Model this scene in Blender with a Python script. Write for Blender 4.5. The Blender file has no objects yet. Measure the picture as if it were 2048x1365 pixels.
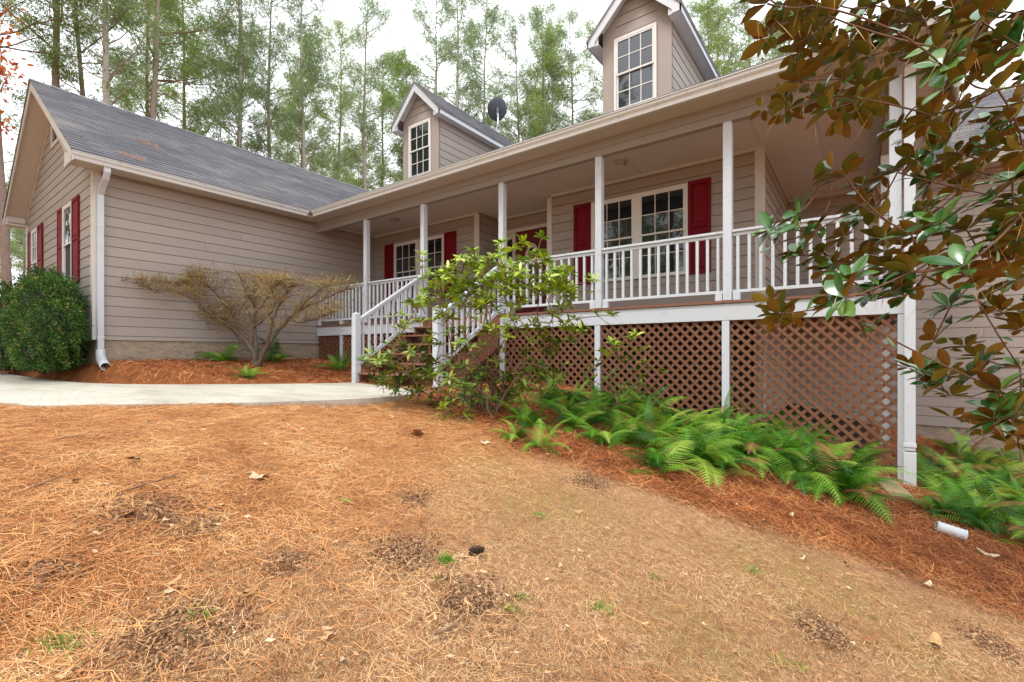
import bpy, math, random
import numpy as np
from mathutils import Vector, Matrix, noise as mnoise

# ------------------------------------------------------------------ camera, world, sun
S = bpy.context.scene
COL = S.collection
F_PX, CX, HY, YAW = 943.8, 1023.3, 706.8, 0.6361
cy, sy = math.cos(YAW), math.sin(YAW)
cam_d = bpy.data.cameras.new('camera'); cam = bpy.data.objects.new('camera', cam_d); COL.objects.link(cam)
cam_d.sensor_width = 36.0; cam_d.lens = 36.0*F_PX/2048.0
cam_d.shift_y = (HY-682.5)/2048.0; cam_d.shift_x = (1024-CX)/2048.0
cam_d.clip_start = 0.05; cam_d.clip_end = 900
cam.location = (0, 0, 0); cam.rotation_euler = (math.pi/2, 0, YAW)
S.camera = cam
W = bpy.data.worlds.new('World'); S.world = W; W.use_nodes = True
nt = W.node_tree; bg = nt.nodes['Background']
sky = nt.nodes.new('ShaderNodeTexSky'); sky.sky_type = 'NISHITA'; sky.sun_disc = False
SUN_EL, SUN_AZ = math.radians(60), math.radians(205)      # azimuth clockwise from +Y
sky.sun_elevation = SUN_EL; sky.sun_rotation = SUN_AZ; sky.air_density = 1.0; sky.dust_density = 3.0
mx = nt.nodes.new('ShaderNodeMix'); mx.data_type = 'RGBA'; mx.inputs[0].default_value = 0.90
nt.links.new(sky.outputs[0], mx.inputs[6]); mx.inputs[7].default_value = (11.2, 11.5, 12.0, 1)   # cloud layer
nt.links.new(mx.outputs[2], bg.inputs[0]); bg.inputs[1].default_value = 0.115
sun_d = bpy.data.lights.new('sun', 'SUN'); sun_d.energy = 1.5; sun_d.angle = math.radians(16); sun_d.color = (1, .96, .9)
sun = bpy.data.objects.new('sun', sun_d); COL.objects.link(sun)
sd = Vector((math.sin(SUN_AZ)*math.cos(SUN_EL), math.cos(SUN_AZ)*math.cos(SUN_EL), math.sin(SUN_EL)))
sun.rotation_euler = sd.to_track_quat('Z', 'Y').to_euler(); sun.location = sd*40
vs = S.view_settings; vs.view_transform = 'Standard'; vs.look = 'None'; vs.gamma = 1; vs.use_curve_mapping = False
vs.exposure = 0.80

rng = np.random.default_rng(7); random.seed(7)
# ------------------------------------------------------------------ helpers
def srgb(r, g, b):
    f = lambda c: (c/255/12.92) if c/255 <= .04045 else ((c/255+.055)/1.055)**2.4
    return (f(r), f(g), f(b))
def ray(px, py):
    t = (px-CX)/F_PX
    return np.array([cy*t-sy, sy*t+cy, (HY-py)/F_PX])
def at(px, py, d): return ray(px, py)*d
def sm(a, b, x):
    t = np.clip((x-a)/(b-a), 0, 1); return t*t*(3-2*t)
GX = np.array([-200, -40, -15, -10, -6, -4.6, -3, -1.3, .4, 2, 5, 12, 200.])
GZ = np.array([-1.5, -.6, -.47, -.50, -.500, -.500, -.60, -.93, -1.36, -1.72, -2.1, -2.5, -4.])
xx = np.linspace(-200, 200, 8001); zz = np.interp(xx, GX, GZ)
kk = np.exp(-.5*(np.arange(-24, 25)*.05/.45)**2); kk /= kk.sum()
zz2 = np.convolve(np.pad(zz, 24, mode='edge'), kk, 'valid')
WBX = np.array([-60, -30, -15, -11.7, -9.6, -8.5, -7.7, -7.0, -6.62, -6.5]); WBY = np.array([1.0, 1.35, 1.62, 1.72, 1.95, 2.45, 3.2, 4.0, 4.64, 4.7])
def ground(X, Y):
    X = np.asarray(X, float); Y = np.asarray(Y, float)
    z = np.interp(X, xx, zz2)
    # pine straw bed rising to the wing wall and the porch
    dw = np.where(Y > 2.0, np.abs(X+10.157), np.maximum(np.abs(2.166-Y), 0))
    inb = sm(-5.6, -7.2, X)*sm(.02, .4, Y-np.interp(X, WBX, WBY))
    z = z + inb*(.36*(1-sm(0, 3.2, dw)))
    z = z + .12*sm(-9, -20, X)*sm(2, 5, Y)
    # gentle mulch rise along the lattice, small undulation
    z = z + .07*sm(-5, -3.8, X)*np.exp(-((Y-5.6)/.7)**2)
    z = z + .018*np.sin(X*2.3+.6*Y)*np.cos(Y*1.9-.4*X)*sm(-9, -3, X) + .010*np.sin(5.1*X+1.3)*np.sin(4.3*Y+.5)
    return z
def gz(x, y): return float(ground(x, y))
def on_ground(px, py):
    r = ray(px, py); d = .8
    while d < 60:
        p = r*d
        if p[2] <= gz(p[0], p[1]):
            for _ in range(12):
                p = r*d; e = p[2]-gz(p[0], p[1]); d += e/abs(r[2])*.5 if abs(r[2]) > .02 else 0
            p = r*d; return np.array([p[0], p[1], gz(p[0], p[1])])
        d += .02
    return r*20

def finish(o, parent=None, label=None, cat=None, group=None, kind=None):
    if parent is not None:
        o.parent = parent
        l = parent.get('_base')
        if l is not None: o.matrix_parent_inverse = Matrix.Translation(-Vector(l))
    if label: o['label'] = label
    if cat: o['category'] = cat
    if group: o['group'] = group
    if kind: o['kind'] = kind
    return o
def thing(name, loc, label, cat, group=None, world=True):
    o = bpy.data.objects.new(name, None); COL.objects.link(o); o.location = Vector(loc)
    o.empty_display_size = .2
    if world: o['_base'] = list(map(float, loc))
    return finish(o, None, label, cat, group)
def mk_mesh(name, V, F, mats, midx=None, smooth=False, rnd=None):
    me = bpy.data.meshes.new(name)
    if isinstance(F, np.ndarray):
        V = np.asarray(V, np.float32); n, k = F.shape
        me.vertices.add(len(V)); me.vertices.foreach_set('co', V.ravel())
        me.loops.add(n*k); me.loops.foreach_set('vertex_index', F.astype(np.int32).ravel())
        me.polygons.add(n); me.polygons.foreach_set('loop_start', np.arange(0, n*k, k, dtype=np.int32))
        me.polygons.foreach_set('loop_total', np.full(n, k, np.int32))
        me.update(calc_edges=True)
    else:
        me.from_pydata([tuple(map(float, v)) for v in V], [], [tuple(map(int, f)) for f in F]); me.update()
    if not isinstance(mats, (list, tuple)): mats = [mats]
    for m in mats: me.materials.append(m)
    if midx is not None: me.polygons.foreach_set('material_index', np.asarray(midx, np.int32))
    if smooth: me.polygons.foreach_set('use_smooth', np.ones(len(me.polygons), bool))
    if rnd is not None:
        a = me.attributes.new('rnd', 'FLOAT', 'FACE'); a.data.foreach_set('value', np.asarray(rnd, np.float32))
    return me
def link(name, me, parent=None, **k):
    o = bpy.data.objects.new(name, me); COL.objects.link(o); return finish(o, parent, **k)

class MB:
    def __init__(s): s.v = []; s.f = []; s.m = []; s.cm = 0
    def add(s, vs_, fs):
        b = len(s.v); s.v += [tuple(v) for v in vs_]; s.f += [tuple(i+b for i in f) for f in fs]; s.m += [s.cm]*len(fs)
    def box(s, x0, y0, z0, x1, y1, z1):
        x0, x1 = sorted((x0, x1)); y0, y1 = sorted((y0, y1)); z0, z1 = sorted((z0, z1))
        s.add([(x0,y0,z0),(x1,y0,z0),(x1,y1,z0),(x0,y1,z0),(x0,y0,z1),(x1,y0,z1),(x1,y1,z1),(x0,y1,z1)],
              [(0,3,2,1),(4,5,6,7),(0,1,5,4),(1,2,6,5),(2,3,7,6),(3,0,4,7)])
    def hexa(s, p8): s.add(p8, [(0,3,2,1),(4,5,6,7),(0,1,5,4),(1,2,6,5),(2,3,7,6),(3,0,4,7)])
    def beam(s, a, b, w, h, up=(0,0,1)):
        a = Vector(a); b = Vector(b); d = (b-a).normalized(); u = Vector(up); r = d.cross(u).normalized(); u = r.cross(d)
        q = lambda p, i, j: p+r*(i*w/2)+u*(j*h/2)
        s.hexa([q(a,-1,-1), q(a,1,-1), q(b,1,-1), q(b,-1,-1), q(a,-1,1), q(a,1,1), q(b,1,1), q(b,-1,1)])
    def prism(s, poly, ext):
        n = len(poly); e = Vector(ext); P = [Vector(p) for p in poly]
        s.add(P+[p+e for p in P], [tuple(range(n))[::-1], tuple(range(n, 2*n))]+[(i, (i+1) % n, n+(i+1) % n, n+i) for i in range(n)])
    def tube(s, pts, rad, n=6, cap=True):
        pts = [Vector(p) for p in pts]; m = len(pts)
        if not hasattr(rad, '__len__'): rad = [rad]*m
        t0 = (pts[1]-pts[0]).normalized(); ref = Vector((0,0,1)) if abs(t0.z) < .9 else Vector((1,0,0))
        u = t0.cross(ref).normalized(); V = []
        for i, p in enumerate(pts):
            t = (pts[min(i+1, m-1)]-pts[max(i-1, 0)]).normalized()
            u = (u-t*u.dot(t)).normalized(); w = t.cross(u)
            for k in range(n):
                a = 2*math.pi*k/n; V.append(p+(u*math.cos(a)+w*math.sin(a))*rad[i])
        Fs = [(i*n+k, i*n+(k+1) % n, (i+1)*n+(k+1) % n, (i+1)*n+k) for i in range(m-1) for k in range(n)]
        if cap: Fs += [tuple(range(n))[::-1], tuple((m-1)*n+k for k in range(n))]
        s.add(V, Fs)
    def build(s, name, mat, parent=None, smooth=False, bevel=0, **k):
        me = mk_mesh(name, s.v, s.f, mat, s.m if isinstance(mat, list) else None, smooth)
        o = link(name, me, parent, **k)
        if bevel:
            b = o.modifiers.new('bevel', 'BEVEL'); b.width = bevel; b.segments = 1; b.limit_method = 'ANGLE'
        return o
MULTI = ('crown_trim', 'soffit', 'gutter_bracket', 'fascia', 'porch_wall', 'alcove_wall', 'door_mat', 'strap')
def part(name, mat, parent, *boxes, **k):
    if name in MULTI and len(boxes) > 1:
        return [part(name, mat, parent, b, **k) for b in boxes][0]
    m = MB()
    for b in boxes: m.box(*b)
    return m.build(name, mat, parent, **k)

# ------------------------------------------------------------------ materials
def newmat(name):
    m = bpy.data.materials.new(name); m.use_nodes = True
    return m, m.node_tree, m.node_tree.nodes['Principled BSDF']
def N(t, typ, **k):
    n = t.nodes.new(typ)
    for a, b in k.items(): setattr(n, a, b)
    return n
def ramp(t, stops, fac):
    r = N(t, 'ShaderNodeValToRGB'); e = r.color_ramp.elements
    while len(e) < len(stops): e.new(.5)
    for i, (p, c) in enumerate(stops): e[i].position = p; e[i].color = (*c, 1)
    t.links.new(fac, r.inputs[0]); return r.outputs[0]
def noise(t, scale, detail=4, rough=.6, vec=None, dist=0):
    n = N(t, 'ShaderNodeTexNoise'); n.inputs['Scale'].default_value = scale; n.inputs['Detail'].default_value = detail
    n.inputs['Roughness'].default_value = rough; n.inputs['Distortion'].default_value = dist
    if vec is not None: t.links.new(vec, n.inputs['Vector'])
    return n.outputs[0]
def mixc(t, fac, a, b, mode='MIX'):
    m = N(t, 'ShaderNodeMix', data_type='RGBA', blend_type=mode)
    for s_, i in ((fac, 0), (a, 6), (b, 7)):
        if isinstance(s_, bpy.types.NodeSocket): t.links.new(s_, m.inputs[i])
        elif i == 0: m.inputs[0].default_value = s_
        else: m.inputs[i].default_value = (*s_, 1)
    return m.outputs[2]
def coords(t, scale=(1, 1, 1)):
    g = N(t, 'ShaderNodeNewGeometry'); m = N(t, 'ShaderNodeMapping'); m.inputs['Scale'].default_value = scale
    t.links.new(g.outputs['Position'], m.inputs[0]); return m.outputs[0]
def bump(t, p, h, strength=.3, dist=.01):
    b = N(t, 'ShaderNodeBump'); b.inputs['Strength'].default_value = strength; b.inputs['Distance'].default_value = dist
    t.links.new(h, b.inputs['Height']); t.links.new(b.outputs[0], p.inputs['Normal'])
def math_(t, op, a, b=None):
    m = N(t, 'ShaderNodeMath', operation=op)
    for i, v in enumerate((a, b)):
        if v is None: continue
        if isinstance(v, bpy.types.NodeSocket): t.links.new(v, m.inputs[i])
        else: m.inputs[i].default_value = v
    return m.outputs[0]
def attr(t, name='rnd'):
    a = N(t, 'ShaderNodeAttribute'); a.attribute_name = name; return a
def paint(name, col, rough=.55, grain=(3, 3, 60), amt=.12, dirt=None, dirtamt=.0, bs=.15):
    m, t, p = newmat(name); v = coords(t, grain); v1 = coords(t)
    n = noise(t, 6, 5, .6, v); big = noise(t, 1.3, 5, .6, v1)
    c = mixc(t, n, tuple(x*(1-amt) for x in col), tuple(min(1, x*(1+amt)) for x in col))
    c = mixc(t, math_(t, 'MULTIPLY', big, .35), c, tuple(x*.8 for x in col))
    oi = N(t, 'ShaderNodeObjectInfo')
    rr = N(t, 'ShaderNodeMapRange'); rr.inputs[3].default_value = .94; rr.inputs[4].default_value = 1.04
    t.links.new(oi.outputs['Random'], rr.inputs[0])
    c = mixc(t, 1.0, c, (1, 1, 1), 'MULTIPLY')
    vm = N(t, 'ShaderNodeVectorMath', operation='SCALE'); t.links.new(c, vm.inputs[0]); t.links.new(rr.outputs[0], vm.inputs[3]); c = vm.outputs[0]
    if dirt:
        d = noise(t, 9, 8, .72, v1, .4)
        mk = ramp(t, [(.56, (0, 0, 0)), (.72, (dirtamt,)*3)], d); c = mixc(t, mk, c, dirt)
    t.links.new(c, p.inputs['Base Color']); p.inputs['Roughness'].default_value = rough
    bump(t, p, n, bs, .004); return m
M_side = paint('siding_paint', srgb(158, 147, 138), .62, (4, 4, 45), .07, srgb(136, 121, 109), .4, .3)
M_corner = paint('taupe_trim_paint', srgb(154, 143, 134), .6, (4, 4, 45), .05)
M_trim = paint('cream_trim_paint', srgb(200, 195, 188), .5, (6, 6, 12), .05, srgb(150, 132, 112), .4)
M_soffit = paint('soffit_paint', srgb(190, 183, 174), .7, (8, 8, 8), .04)
M_ceil = paint('porch_ceiling_paint', srgb(202, 196, 188), .75, (30, 30, 30), .05)
M_beam = paint('beam_paint', srgb(150, 141, 133), .6, (3, 30, 30), .06)
M_white = paint('white_paint', srgb(198, 203, 210), .42, (30, 30, 3), .045, srgb(160, 158, 146), .55)
M_whdirty = paint('white_metal', srgb(204, 208, 210), .35, (20, 20, 2), .05, srgb(150, 148, 138), .6)
M_gut = paint('gutter_metal', srgb(198, 197, 194), .38, (3, 3, 20), .06, srgb(132, 122, 108), .6)
M_winf = paint('window_vinyl', srgb(218, 216, 212), .4, (10, 10, 10), .03)
M_red = paint('shutter_red', srgb(112, 6, 22), .6, (20, 20, 4), .08)
M_red.node_tree.nodes['Principled BSDF'].inputs['Specular IOR Level'].default_value = .2
M_door = paint('door_red', srgb(92, 6, 16), .6, (10, 10, 10), .06)
M_latt = paint('lattice_brown', srgb(116, 76, 52), .7, (12, 12, 12), .2, srgb(110, 68, 52), .5)
M_step = paint('deck_brown', srgb(128, 84, 66), .65, (2, 30, 30), .2, srgb(92, 62, 48), .6)
def glassmat():
    m, t, p = newmat('window_glass'); p.inputs['Base Color'].default_value = (.012, .016, .02, 1)
    p.inputs['Roughness'].default_value = .02; p.inputs['IOR'].default_value = 1.85
    n = noise(t, 2.5, 2, .5, coords(t)); bump(t, p, n, .25, .02); return m
M_glass = glassmat()
def simple(name, col, rough=.6, metal=0, nscale=20, amt=.25, bs=.2, spec=.5):
    m, t, p = newmat(name); n = noise(t, nscale, 6, .6, coords(t))
    t.links.new(mixc(t, n, tuple(x*(1-amt) for x in col), tuple(min(1, x*(1+amt)) for x in col)), p.inputs['Base Color'])
    p.inputs['Roughness'].default_value = rough; p.inputs['Metallic'].default_value = metal
    p.inputs['Specular IOR Level'].default_value = spec
    bump(t, p, n, bs, .01); return m
M_screen = simple('screen_mesh', srgb(52, 54, 58), .8)
M_brass = simple('brass', srgb(170, 140, 90), .35, 1)
M_lamp = simple('lamp_glass', srgb(150, 145, 132), .25)
M_dish = simple('dish_metal', srgb(60, 66, 78), .45, 0, 8, .15)
M_galv = simple('galvanised_metal', srgb(165, 165, 165), .4, .6)
M_fnd = None
def foundation():
    m, t, p = newmat('parged_foundation'); v = coords(t, (1, 1, 2.2))
    n1 = noise(t, 7, 8, .7, v, .6); n2 = noise(t, 40, 4, .6, v)
    c = ramp(t, [(.3, srgb(120, 105, 88)), (.5, srgb(158, 142, 122)), (.75, srgb(178, 162, 142))], n1)
    t.links.new(c, p.inputs['Base Color']); p.inputs['Roughness'].default_value = .9
    bump(t, p, math_(t, 'ADD', n1, math_(t, 'MULTIPLY', n2, .3)), .8, .03); return m
M_fnd = foundation()
def shingle_mat():
    m, t, p = newmat('roof_shingles'); v = coords(t)
    a = attr(t); n1 = noise(t, .55, 6, .62, coords(t, (2.4, .8, 2.4)), .8); n2 = noise(t, 90, 3, .6, v); n3 = noise(t, 6, 5, .7, v)
    c = ramp(t, [(.25, srgb(98, 99, 105)), (.48, srgb(124, 124, 129)), (.7, srgb(152, 149, 146))], n1)
    c = mixc(t, math_(t, 'MULTIPLY', a.outputs['Fac'], .55), c, srgb(88, 88, 94))
    c = mixc(t, ramp(t, [(.62, (0, 0, 0)), (.8, (.5, .5, .5))], n3), c, srgb(150, 136, 118))
    c = mixc(t, ramp(t, [(.4, (0, 0, 0)), (.75, (.45, .45, .45))], n2), c, srgb(70, 68, 72))
    t.links.new(c, p.inputs['Base Color']); p.inputs['Roughness'].default_value = .92
    bump(t, p, n2, .4, .006); return m
M_roof = shingle_mat()
def walk_mat():
    m, t, p = newmat('pale_concrete'); v = coords(t)
    n1 = noise(t, 1.1, 8, .65, coords(t, (.7, 1.6, 1)), .5); n2 = noise(t, 14, 6, .75, coords(t, (.6, 2.2, 1)), .8); n3 = noise(t, 120, 2, .5, v)
    c = ramp(t, [(.3, srgb(158, 151, 136)), (.55, srgb(186, 180, 166)), (.75, srgb(198, 192, 180))], n1)
    c = mixc(t, ramp(t, [(.55, (0, 0, 0)), (.66, (.7, .7, .7))], n2), c, srgb(120, 108, 88))
    t.links.new(c, p.inputs['Base Color']); p.inputs['Roughness'].default_value = .85
    bump(t, p, n3, .3, .004); return m
M_walk = walk_mat()
def ground_mat():
    m, t, p = newmat('straw_and_soil'); v = coords(t)
    so = attr(t, 'soil'); a = attr(t, 'zone'); sp = N(t, 'ShaderNodeSeparateColor'); t.links.new(a.outputs['Color'], sp.inputs[0])
    nA = noise(t, 1.6, 8, .68, v, .3); nB = noise(t, 22, 8, .72, v, .5); nC = noise(t, 95, 4, .7, v, .3)
    nS = noise(t, 60, 5, .7, coords(t, (1, .25, 1)), 1.2); nF = noise(t, 260, 2, .6, v)
    dirt = ramp(t, [(.28, srgb(126, 88, 60)), (.45, srgb(180, 134, 96)), (.62, srgb(204, 162, 122)), (.8, srgb(222, 190, 152))], nB)
    dirt = mixc(t, ramp(t, [(.42, (0, 0, 0)), (.7, (.75, .75, .75))], nA), dirt, srgb(178, 136, 98))
    straw = ramp(t, [(.25, srgb(120, 76, 44)), (.45, srgb(180, 124, 76)), (.62, srgb(208, 156, 104)), (.85, srgb(224, 186, 140))], nS)
    mulch = ramp(t, [(.25, srgb(84, 48, 28)), (.5, srgb(148, 88, 50)), (.7, srgb(182, 116, 70)), (.9, srgb(204, 150, 102))], nC)
    c = mixc(t, sp.outputs[0], dirt, straw); c = mixc(t, sp.outputs[1], c, mulch)
    moss = mixc(t, nC, srgb(130, 116, 50), srgb(176, 160, 84))
    mm = math_(t, 'MULTIPLY', sp.outputs[2], ramp(t, [(.42, (0, 0, 0)), (.6, (1, 1, 1))], nB))
    c = mixc(t, mm, c, moss)
    c = mixc(t, ramp(t, [(.30, (.55, .55, .55)), (.45, (0, 0, 0))], nC), c, srgb(84, 54, 38))
    c = mixc(t, ramp(t, [(.62, (0, 0, 0)), (.78, (.5, .5, .5))], nF), c, srgb(226, 200, 166))
    c = mixc(t, math_(t, 'MULTIPLY', so.outputs['Fac'], ramp(t, [(.35, (1, 1, 1)), (.62, (.25, .25, .25))], nB)), c, mixc(t, nC, srgb(96, 70, 50), srgb(156, 120, 88)))
    c = mixc(t, a.outputs['Alpha'], srgb(58, 44, 36), c)  # low alpha: ground behind the lattice painted dark in place of porch shade
    t.links.new(c, p.inputs['Base Color']); p.inputs['Roughness'].default_value = .95; p.inputs['Specular IOR Level'].default_value = .15
    bump(t, p, math_(t, 'ADD', nC, math_(t, 'MULTIPLY', nB, 1.5)), .9, .02); return m
M_ground = ground_mat()
def needle_mat(name, stops, rough=.6):
    m, t, p = newmat(name); a = attr(t)
    t.links.new(ramp(t, stops, a.outputs['Fac']), p.inputs['Base Color']); p.inputs['Roughness'].default_value = rough
    p.inputs['Specular IOR Level'].default_value = .25; return m
M_straw = needle_mat('dry_needles', [(0, srgb(124, 74, 42)), (.3, srgb(180, 114, 64)), (.6, srgb(210, 150, 94)), (.85, srgb(222, 172, 114)), (1, srgb(228, 194, 142))])
M_mulch = needle_mat('red_needles', [(0, srgb(84, 46, 28)), (.35, srgb(158, 88, 46)), (.7, srgb(194, 120, 66)), (1, srgb(220, 162, 104))])
M_dead = needle_mat('dead_grass', [(0, srgb(130, 96, 62)), (.4, srgb(184, 146, 102)), (.8, srgb(208, 174, 130)), (1, srgb(228, 202, 158))])
M_dirt = needle_mat('dark_soil', [(0, srgb(96, 68, 50)), (.6, srgb(146, 110, 80)), (1, srgb(186, 148, 112))], .95)
def leafmat(name, stops, rough=.5, trans=.3, use='rnd', spec=.4, vein=False):
    m, t, p = newmat(name); a = attr(t)
    oi = N(t, 'ShaderNodeObjectInfo')
    fac = a.outputs['Fac'] if use == 'rnd' else oi.outputs['Random']
    if use == 'both': fac = math_(t, 'FRACT', math_(t, 'ADD', a.outputs['Fac'], oi.outputs['Random']))
    c = ramp(t, stops, fac)
    if vein:
        nn = noise(t, 35, 3, .6, coords(t)); c = mixc(t, math_(t, 'MULTIPLY', nn, .5), c, stops[0][1])
    t.links.new(c, p.inputs['Base Color']); p.inputs['Roughness'].default_value = rough; p.inputs['Specular IOR Level'].default_value = spec
    if trans:
        tr = N(t, 'ShaderNodeBsdfTranslucent'); t.links.new(c, tr.inputs[0]); ms = N(t, 'ShaderNodeMixShader'); ms.inputs[0].default_value = trans
        out = t.nodes['Material Output']; t.links.new(p.outputs[0], ms.inputs[1]); t.links.new(tr.outputs[0], ms.inputs[2]); t.links.new(ms.outputs[0], out.inputs[0])
    return m
M_pine = leafmat('pine_needles', [(0, srgb(96, 124, 58)), (.5, srgb(138, 162, 84)), (1, srgb(178, 192, 118))], .6, .5)
M_pine2 = leafmat('blue_pine_needles', [(0, srgb(94, 120, 76)), (.5, srgb(136, 158, 106)), (1, srgb(172, 188, 134))], .6, .5)
M_broad = leafmat('thin_broad_leaves', [(0, srgb(112, 130, 54)), (.5, srgb(150, 160, 78)), (1, srgb(190, 184, 104))], .5, .5)
M_oak = leafmat('orange_oak_leaves', [(0, srgb(150, 66, 28)), (.5, srgb(196, 98, 44)), (1, srgb(222, 140, 78))], .6, .4)
M_box = leafmat('boxwood_leaves', [(0, srgb(30, 60, 20)), (.45, srgb(62, 102, 32)), (.9, srgb(112, 142, 50)), (1, srgb(172, 146, 80))], .45, .2)
M_fern = leafmat('fern_green', [(0, srgb(34, 86, 22)), (.3, srgb(70, 130, 32)), (.65, srgb(118, 172, 46)), (1, srgb(176, 200, 84))], .45, .3, 'obj')
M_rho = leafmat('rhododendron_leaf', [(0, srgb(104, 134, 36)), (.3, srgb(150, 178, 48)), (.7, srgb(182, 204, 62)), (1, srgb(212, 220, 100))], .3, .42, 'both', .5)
M_rhod = leafmat('rhododendron_dark_leaf', [(0, srgb(70, 98, 36)), (.5, srgb(112, 142, 50)), (1, srgb(170, 176, 66))], .32, .3, 'both', .5)  # darker copy of the leaf colour, shade of the lower leaves painted in
M_magt = leafmat('magnolia_leaf_top', [(0, srgb(40, 82, 34)), (.6, srgb(72, 116, 48)), (1, srgb(112, 142, 62))], .2, 0, 'both', .6, True)
M_magb = leafmat('magnolia_leaf_underside', [(0, srgb(122, 80, 28)), (.3, srgb(146, 110, 36)), (.65, srgb(142, 130, 48)), (1, srgb(84, 112, 42))], .3, .25, 'both', .3, True)
M_grass = leafmat('green_grass', [(0, srgb(86, 132, 42)), (.5, srgb(130, 168, 62)), (1, srgb(178, 186, 96))], .5, .3)
M_dryleaf = leafmat('dry_leaf', [(0, srgb(140, 94, 56)), (.35, srgb(182, 138, 92)), (.75, srgb(204, 168, 124)), (1, srgb(222, 204, 172))], .7, .1, 'obj')
M_bark = simple('pine_bark', srgb(150, 130, 118), .9, 0, 9, .45, .8)
M_barkg = simple('grey_lichen_bark', srgb(162, 156, 144), .9, 0, 6, .4, .8)
M_maple = simple('maple_bark', srgb(100, 84, 68), .85, 0, 14, .35, .6)
M_twig = needle_mat('maple_twigs', [(0, srgb(112, 84, 54)), (.5, srgb(160, 132, 84)), (1, srgb(182, 174, 112))])
M_stem = simple('brown_stem', srgb(120, 92, 70), .8, 0, 25, .3, .4)
M_magstem = simple('magnolia_stem', srgb(104, 70, 48), .75, 0, 25, .3, .4)
M_cone = simple('pine_cone_scale', srgb(70, 50, 40), .8)
M_stone = simple('weathered_board', srgb(140, 124, 92), .9, 0, 12, .3, .6)
M_under = simple('shade_tinted_block_wall', srgb(58, 52, 48), .95)  # block wall below the deck, under-porch shade put into its colour
M_dark = simple('dark_void', srgb(30, 26, 24), .95)

# walkway
WB = [(-60, 1.0), (-30, 1.35), (-15, 1.62), (-11.7, 1.72), (-9.6, 1.95), (-8.5, 2.45), (-7.7, 3.2), (-7.0, 4.0), (-6.62, 4.64)]
WF = [(-60, -.1), (-30, .2), (-12, .45), (-6.7, .72), (-5.6, 1.30), (-4.9, 1.95), (-4.35, 2.7), (-4.12, 3.4), (-4.40, 4.2)]
def resample(P, n):
    P = np.array(P, float)
    # catmull-rom
    out = []; m = len(P)-1
    for k in range(n):
        u = k/(n-1)*m; i = min(int(u), m-1); f = u-i
        p0, p1, p2, p3 = P[max(i-1, 0)], P[i], P[i+1], P[min(i+2, m)]
        out.append(.5*((2*p1)+(-p0+p2)*f+(2*p0-5*p1+4*p2-p3)*f*f+(-p0+3*p1-3*p2+p3)*f**3))
    return np.array(out)
def walk_z(x): return np.interp(x, [-60, -15, -9, -7], [-.42, -.41, -.46, -.475])
nb = 97; A = resample(WB, nb); B = resample(WF, nb)
WPOLY = np.concatenate([A, B[::-1]])
def in_walk(X, Y, pad=0.0):
    c = np.zeros(len(X), bool); n = len(WPOLY)
    for i in range(n):
        x0, y0 = WPOLY[i]; x1, y1 = WPOLY[(i+1) % n]
        if y0 == y1: continue
        h = ((y0 > Y) != (y1 > Y)) & (X < (x1-x0)*(Y-y0)/(y1-y0)+x0); c ^= h
    return c

# ------------------------------------------------------------------ ground sheet
def axis(lo, hi, d0, a, b, grow=1.12):
    mid = list(np.arange(a, b+1e-6, d0)); l = []; x = a; d = d0
    while x > lo: d *= grow; x -= d; l.append(x)
    r = []; x = b; d = d0
    while x < hi: d *= grow; x += d; r.append(x)
    return np.array(l[::-1]+mid+r)
def vnoise(X, Y, f, seed=0):
    out = np.empty(X.size); xr = X.ravel()*f; yr = Y.ravel()*f
    for i in range(xr.size): out[i] = mnoise.noise((xr[i]+seed, yr[i]-seed, seed*.37))
    return out.reshape(X.shape)
CURVE = np.array([on_ground(*p)[:2] for p in [(780, 790), (880, 830), (1000, 905), (1150, 935), (1300, 985), (1480, 1055), (1650, 1105), (1850, 1175), (2048, 1250)]])
CURVE = CURVE[np.argsort(CURVE[:, 0])]
def zone(X, Y):
    nz = .5*np.sin(1.7*X+2.1*Y)*np.cos(2.3*Y-.8*X)
    straw = sm(-1.1, -2.6, X+.5*nz+.15*(Y-1.5))*.95 + .35*sm(.6, 1.6, X+.5*nz)
    yc = np.interp(X, CURVE[:, 0], CURVE[:, 1]); mul = sm(-.12, .28, Y-yc+.25*nz)*sm(-4.9, -4.3, X)
    bed = (Y > np.interp(X, WBX, WBY)-.15)*sm(-5.5, -6.5, X)
    mul = np.clip(np.maximum(mul, bed), 0, 1)
    moss = np.zeros_like(X)
    for (px, py, r) in [(1100, 1005, .45), (1580, 1150, .4), (1850, 1310, .22), (1400, 1290, .25), (1690, 1190, .3), (970, 930, .3)]:
        q = MOSS[(px, py)]; moss = np.maximum(moss, np.exp(-(((X-q[0])**2+(Y-q[1])**2)/r**2)))
    return np.clip(straw, 0, 1), mul, moss*.7
MOSS = {(a, b): on_ground(a, b) for a, b in [(1100, 1005), (1580, 1150), (1850, 1310), (1400, 1290), (1690, 1190), (970, 930)]}
SOILS = [(300, 1030, 200, 60, 420, 'dark crumbly soil under the fallen stick on the left lawn'), (400, 1065, 120, 40, 160, 'thin dark soil streak right of the large crumbly patch'), (100, 1150, 110, 50, 160, 'dark soil scrap near the left edge'), (810, 1110, 150, 50, 420, 'round dark soil patch left of the green grass tuft'),
                        (570, 1130, 90, 60, 170, 'small dark soil patch in the middle left of the lawn'), (940, 1205, 150, 50, 330, 'dark soil patch below the pine cone'), (340, 1285, 260, 70, 520, 'largest dark soil patch at the bottom left'), (470, 1250, 60, 40, 130, 'little dark soil lump above the bottom left patch'),
                        (1650, 1270, 120, 60, 260, 'dark soil patch on the lower right slope'), (1180, 965, 90, 30, 170, 'dark soil along the mulch edge below the ferns'), (830, 1000, 80, 30, 120, 'dark soil fleck in the upper middle lawn'), (1980, 1290, 110, 60, 220, 'dark soil patch at the lower right corner')]
SOILC = []
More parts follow.
